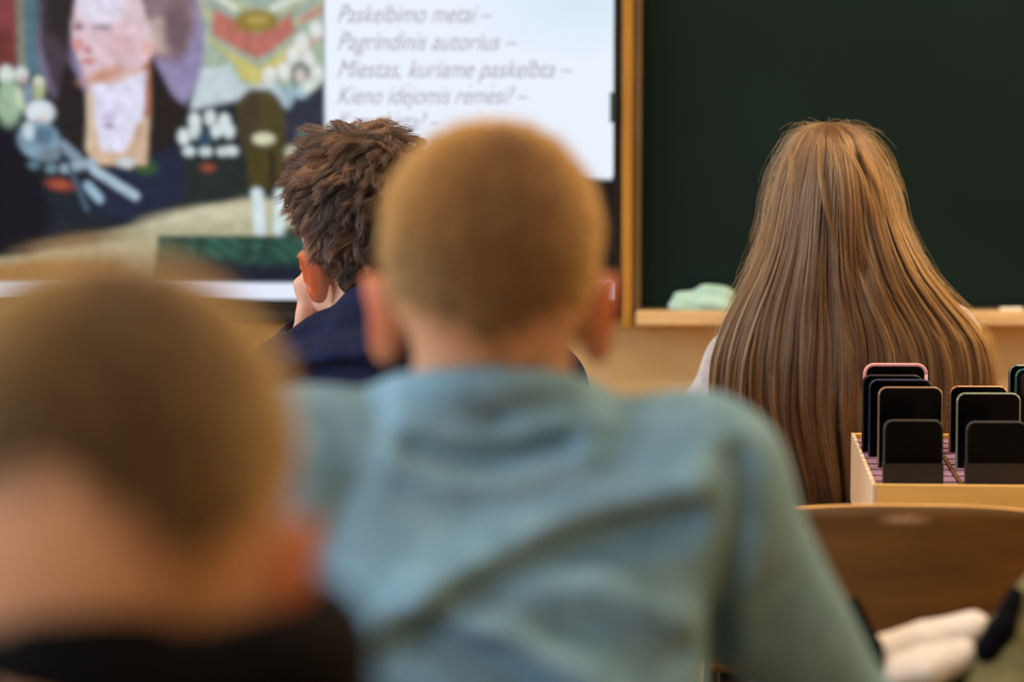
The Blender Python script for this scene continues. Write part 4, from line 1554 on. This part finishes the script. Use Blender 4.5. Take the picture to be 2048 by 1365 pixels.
mc = N(nt, 'ShaderNodeMath', operation='MULTIPLY'); mc.inputs[1].default_value = 1.2; mc.use_clamp = True
mx = N(nt, 'ShaderNodeMix', data_type='RGBA')
mx.inputs['B'].default_value = rgba((196, 160, 118))
nt.links.new(tc.outputs['Object'], vm.inputs[0]); nt.links.new(vm.outputs[0], ln_.inputs[0])
nt.links.new(tc.outputs['Object'], n1_.inputs['Vector'])
nt.links.new(ln_.outputs['Value'], ma.inputs[1]); nt.links.new(ma.outputs[0], mb_.inputs[0]); nt.links.new(n1_.outputs['Fac'], mb_.inputs[1])
nt.links.new(mb_.outputs[0], mc.inputs[0]); nt.links.new(mc.outputs[0], mx.inputs['Factor'])
nt.links.new(src, mx.inputs['A']); nt.links.new(mx.outputs['Result'], bs.inputs['Base Color'])
for c in ch.children:
    if c.name.startswith('backrest'):
        c.data.materials[0] = m

# ------------------------------------------------------------------ phone box
Yn = 3.27
pn = at(1745, 970, Yn)           # near left top corner
RZ = pn[2]
Yf = 3.27
# walk back until the far corner falls where it is seen
for Yt in np.linspace(3.3, 4.2, 900):
    if at(1702, 866, Yt)[2] <= RZ:
        Yf = Yt
        break
pf = at(1702, 866, Yf)
ang = math.atan2(-(pf[0] - pn[0]), pf[1] - pn[1])
DEP = float(np.hypot(pf[0] - pn[0], pf[1] - pn[1]))
BH = RZ - DH
box = empty('phone_box', (float(pn[0]), float(pn[1]), DH), ang)
tag(box, 'wooden box with mauve slotted insert holding upright phones on the desk', 'box')
BW, TH = 0.46, 0.012
m_ = MB(); m_.box((BW / 2, TH / 2, BH / 2), (BW - 0.010, TH, BH)); m_.build('front_panel', M['pine'], box, bevel=0.001)
m_ = MB(); m_.box((BW / 2, DEP - TH / 2, BH / 2), (BW - 0.010, TH, BH)); m_.build('back_panel', M['pine'], box, bevel=0.001)
TS = 0.005
for sx, mt in ((TS / 2, M['ribbed']), (BW - TS / 2, M['ribbed'])):
    m_ = MB(); m_.box((sx, DEP / 2, BH / 2), (TS, DEP, BH)); m_.build('side_panel', mt, box, bevel=0.001)
INS = BH - 0.006
pitch = 0.102
m_ = MB(); m_.box((BW / 2, DEP / 2, 0.004), (BW - 2 * TH, DEP - 2 * TH, 0.008)); m_.build('bottom_panel', M['pine'], box)
nslots = 9
for c in range(4):
    x0 = TS + 0.002 + c * (pitch + 0.0065)
    x1 = min(x0 + pitch, BW - TH - 0.001)
    rowd = (DEP - 2 * TH) / nslots
    m_ = MB()
    for r_ in range(nslots):
        m_.box(((x0 + x1) / 2, TH + rowd * (r_ + 0.5) + 0.006, (INS + 0.01) / 2), (x1 - x0, rowd - 0.014, INS - 0.01))
    m_.build('slotted_insert', M['insert'], box, bevel=0.001)
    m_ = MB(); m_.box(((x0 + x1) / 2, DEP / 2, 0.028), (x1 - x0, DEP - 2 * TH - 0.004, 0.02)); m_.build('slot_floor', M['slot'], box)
    if c < 3:
        m_ = MB(); m_.box((x1 + 0.00325, DEP / 2, (INS + 0.001) / 2 + 0.004), (0.004, DEP - 2 * TH, INS - 0.007)); m_.build('divider', M['ply'], box)

M['phone_black'] = mat_noise('phone_black_glass', (3, 3, 4), (5, 5, 6), 10, 0.2, spec=0.12)
M['phone_clear'] = mat_noise('phone_smoky_edge', (34, 26, 22), (40, 31, 26), 10, 0.4)


def metal(name, c, rough=0.28, met=0.7):
    return mat_noise(name, c, tuple(min(255, v + 10) for v in c), 10, rough, metallic=met)


FR = dict(pink=metal('pink_case', (226, 158, 162), 0.5, 0.0), dark=metal('dark_frame', (22, 24, 30), 0.35, 0.3), navy=metal('navy_frame', (38, 48, 84), 0.3, 0.5),
          bronze=metal('bronze_grey_frame', (150, 128, 108)), black=metal('matt_black_frame', (24, 22, 24), 0.5, 0.1), copper=metal('copper_frame', (186, 132, 98)),
          silver=metal('silver_green_frame', (136, 150, 136)), grey=metal('grey_frame', (120, 128, 128)), teal=metal('teal_frame', (48, 108, 108)))


def rrect(w, h, r, n=8):
    out = []
    for cx_, cz_, a0 in ((w / 2 - r, h / 2 - r, 0), (-w / 2 + r, h / 2 - r, 90), (-w / 2 + r, -h / 2 + r, 180), (w / 2 - r, -h / 2 + r, 270)):
        for i in range(n + 1):
            a = math.radians(a0 + 90 * i / n)
            out.append((cx_ + r * math.cos(a), cz_ + r * math.sin(a)))
    return out


def slab(w, h, t, r, cham=0.0012, y0=0.0):
    m_ = MB()
    lay = [(y0 - t / 2, cham), (y0 - t / 2 + cham, 0.0), (y0 + t / 2 - cham, 0.0), (y0 + t / 2, cham)]
    vs = []
    for yy, c in lay:
        vs += [(x_, yy, z_) for x_, z_ in rrect(w - 2 * c, h - 2 * c, max(r - c, 0.001))]
    k_ = len(vs) // 4
    fs = [tuple(range(k_)), tuple(range(4 * k_ - 1, 3 * k_ - 1, -1))]
    for l in range(3):
        for i in range(k_):
            a, b_ = l * k_ + i, l * k_ + (i + 1) % k_
            fs.append((a, a + k_, b_ + k_, b_))
    m_.add(vs, fs)
    return m_


def phone(xl_, xr_, ytop, ybase, frame, label, lean=2.0, rz=0.0, extra=None, thick=0.009, hfix=None):
    """seen edges xl_..xr_, top ytop; ybase = where it dips into the insert"""
    Yp = Yn
    zi = DH + INS
    xm = (xl_ + xr_) / 2
    for Yt in np.linspace(Yn + 0.004, Yf - 0.02, 700):
        if at(xm, ybase, Yt)[2] <= zi:
            Yp = Yt
            break
    else:
        Yp = Yf - 0.04
    a, b_, tp = at(xl_, ytop, Yp), at(xr_, ytop, Yp), at(xm, ytop, Yp + 0.003)
    wd = b_[0] - a[0]
    zbot = DH + 0.039
    h = tp[2] - zbot
    t = empty('phone', (float((a[0] + b_[0]) / 2), float(Yp), float(zbot)), ang * 0.4 + rz)
    t.rotation_euler = (math.radians(-lean), 0, ang * 0.4 + rz)
    tag(t, label, 'phone', 'phones standing upright in the wooden box')
    r = 0.0115
    fm = slab(wd, h, thick, r)
    fm.v = [(v_[0], v_[1], v_[2] + h / 2) for v_ in fm.v]
    fm.build('frame', FR[frame], t, smooth=False)
    for nm, yy in (('display_glass', -thick / 2), ('back_glass', thick / 2)):
        gm = slab(wd - 0.004, h - 0.004, 0.0016, r - 0.002, 0.0005, yy)
        gm.v = [(v_[0], v_[1], v_[2] + h / 2) for v_ in gm.v]
        gm.build(nm, M['phone_black'] if frame != 'teal' else (M['phone_black'] if yy < 0 else FR['teal']), t)
    if extra:
        extra(t, wd, h, thick)
    return t


def buttons(t, wd, h, th_):
    for zz_, l in ((h - 0.028, 0.006), (h - 0.042, 0.010), (h - 0.056, 0.010)):
        m_ = MB(); m_.box((-wd / 2 - 0.0008, 0, zz_), (0.0022, 0.003, l)); m_.build('side_button', FR['silver'], t, bevel=0.0006)


def camera_bump(t, wd, h, th_):
    gm = slab(0.03, 0.032, 0.003, 0.008, 0.0006, -th_ / 2 - 0.0012)
    gm.v = [(v_[0] + 0.004 - wd / 2 + 0.018, v_[1], v_[2] + h - 0.022) for v_ in gm.v]
    c = gm.build('camera_island', FR['dark'], t)
    for dz in (-0.007, 0.007):
        m_ = MB(); m_.tube([(-wd / 2 + 0.018, -th_ / 2 - 0.0045, h - 0.022 + dz), (-wd / 2 + 0.018, -th_ / 2, h - 0.022 + dz)], 0.0055, 16)
        m_.build('lens', FR['navy'], c, world=False)


def pink_bumper(t, wd, h, th_):
    # soft case: a raised pink rim around the glass
    pts = [(x_, -th_ / 2 - 0.001, z_ + h / 2) for x_, z_ in rrect(wd, h, 0.0125, 8)]
    m_ = MB(); m_.tube(pts + pts[:1], 0.0026, 8); m_.build('case_rim', FR['pink'], t, smooth=True)


def smoky(t, wd, h, th_):
    gm = slab(wd - 0.001, 0.034, th_ + 0.003, 0.0, 0.0004) if False else MB()
    gm.box((0, 0, 0.062), (wd + 0.001, th_ + 0.0035, 0.036))
    gm.build('case_lower_band', M['phone_clear'], t)


phone(1730, 1852, 730, 893, 'pink', 'phone in pink rimmed case at the back of the left column', extra=pink_bumper)
phone(1726, 1846, 750, 904, 'dark', 'black phone just before the pink-cased phone, left column')
phone(1739, 1865, 759, 914, 'navy', 'black phone with navy frame in the middle of the left column')
phone(1757, 1886, 774, 936, 'bronze', 'black phone with bronze-grey frame, second from the front of the left column')
phone(1768, 1887, 840, 974, 'black', 'all-black low phone at the front of the left column', extra=smoky)
phone(1900, 2016, 772, 905, 'copper', 'phone with copper frame and side buttons, rear of the second column', extra=buttons)
phone(1914, 2042, 786, 936, 'silver', 'black phone with silver-green frame, middle of the second column')
phone(1933, 2056, 843, 974, 'black', 'all-black low phone at the front of the second column', extra=smoky)
phone(2019, 2140, 730, 893, 'grey', 'phone with grey frame at the rear of the third column by the picture edge')
phone(2032, 2156, 738, 912, 'teal', 'teal phone with camera lenses in the third column', extra=camera_bump)

# ------------------------------------------------------------------ olive jacket heaped on the desk
YJ = 2.50
jk = empty('olive_jacket', (0.38, 2.5, DH))
tag(jk, 'olive jacket with cream fleece lining bundled on the desk beside the blue-grey sweatshirt', 'jacket')


def blob(name, mat, fns, lo, hi, h=0.004, wrk=0.0):
    g = Field(*[np.arange(a, b_, h).astype(np.float32) for a, b_ in zip(lo, hi)])
    for fn in fns:
        fn(g)
    if wrk:
        g.disp(lambda x, y, z: wrk * (np.sin(x * 130 + 3 * np.sin(z * 60)) * np.sin(z * 90 + y * 40)), lo, hi)
    g.F = np.maximum(g.F, (DH + 0.001 - g.Z)[None, None, :])
    P, Q = g.surface()
    return mesh_obj(name, relax(P, Q, 2), Q, mat, jk)


A = at
jlo, jhi = (0.2, 2.3, DH - 0.012), (0.68, 2.72, 0.86)
def zb_(x, y, Y, z=0.0):
    q_ = A(x, y, Y)
    q_[2] = DH + z
    return q_


blob('shell', M['olive'], [lambda g: g.poly([A(1600, 1215, 2.50), A(1672, 1330, 2.48), A(1712, 1440, 2.48)], [0.030, 0.032, 0.03], 0.02),
                           lambda g: g.poly([A(2120, 1215, 2.50), A(2050, 1320, 2.48), A(1990, 1440, 2.44)], [0.045, 0.045, 0.04], 0.02),
                           lambda g: g.poly([zb_(1640, 1400, 2.50, 0.03), zb_(1850, 1400, 2.55, 0.02), zb_(2080, 1400, 2.52, 0.03)], [0.035, 0.03, 0.04], 0.03),
                           lambda g: g.poly([zb_(1700, 1400, 2.42, 0.012), zb_(1850, 1400, 2.38, 0.010), zb_(2060, 1400, 2.42, 0.015)], [0.026, 0.022, 0.03], 0.03),
                           lambda g: g.poly([zb_(2120, 1400, 2.50, 0.03), zb_(2260, 1400, 2.44, 0.025), zb_(2300, 1400, 2.36, 0.022)], [0.04, 0.034, 0.028], 0.02)], jlo, (0.80, 2.66, 0.86), wrk=0.002)
blob('lining', M['cream'], [lambda g: g.poly([A(1768, 1302, 2.49), A(1850, 1278, 2.50), A(1950, 1258, 2.51)], [0.0150, 0.0155, 0.0160], 0.004, flat=(1, 1.8, 1)),
                            lambda g: g.poly([A(1786, 1350, 2.47), A(1850, 1338, 2.47), A(1922, 1312, 2.48)], [0.019, 0.020, 0.016], 0.003, flat=(1, 1.8, 1))], jlo, jhi, h=0.003, wrk=0.0004)
for pts_, rs_ in (([A(1706, 1205, 2.48), A(1746, 1295, 2.46), A(1762, 1400, 2.45)], [0.006, 0.009, 0.009]), ([A(2030, 1190, 2.47), A(2004, 1260, 2.45), A(1978, 1300, 2.45)], [0.008, 0.013, 0.014])):
    blob('zip_edging', M['navy_trim'], [lambda g: g.poly(pts_, rs_, 0.004)], jlo, jhi, h=0.003)

# ------------------------------------------------------------------ mint cloth on the chalk tray
q0, q1 = wp(1338, 612, 4.89), wp(1470, 612, 4.89)
g = Field(*[np.arange(a, b_, 0.004).astype(np.float32) for a, b_ in zip((q0[0] - 0.03, 4.84, tray_top - 0.03), (q1[0] + 0.03, 4.97, tray_top + 0.08))])
zt_ = tray_top
g.poly([(q0[0] + 0.022, 4.905, zt_ + 0.018), (q0[0] + 0.06, 4.905, zt_ + 0.024), (q1[0] - 0.02, 4.905, zt_ + 0.026)], [0.018, 0.022, 0.022], 0.01)
g.poly([(q0[0] + 0.015, 4.885, zt_ + 0.012), (q1[0] - 0.02, 4.885, zt_ + 0.012)], [0.014, 0.016], 0.006)
g.disp(lambda x, y, z: 0.004 * np.sin(x * 70 + z * 110) * np.sin(z * 100), (-9, -9, -9), (9, 9, 9))
g.F = np.maximum(g.F, (zt_ + 0.0005 - g.Z)[None, None, :])
P, Q = g.surface()
o = mesh_obj('cleaning_cloth', relax(P, Q, 2), Q, M['cloth_mint'])
tag(o, 'crumpled mint green cleaning cloth lying on the chalkboard tray', 'cloth')
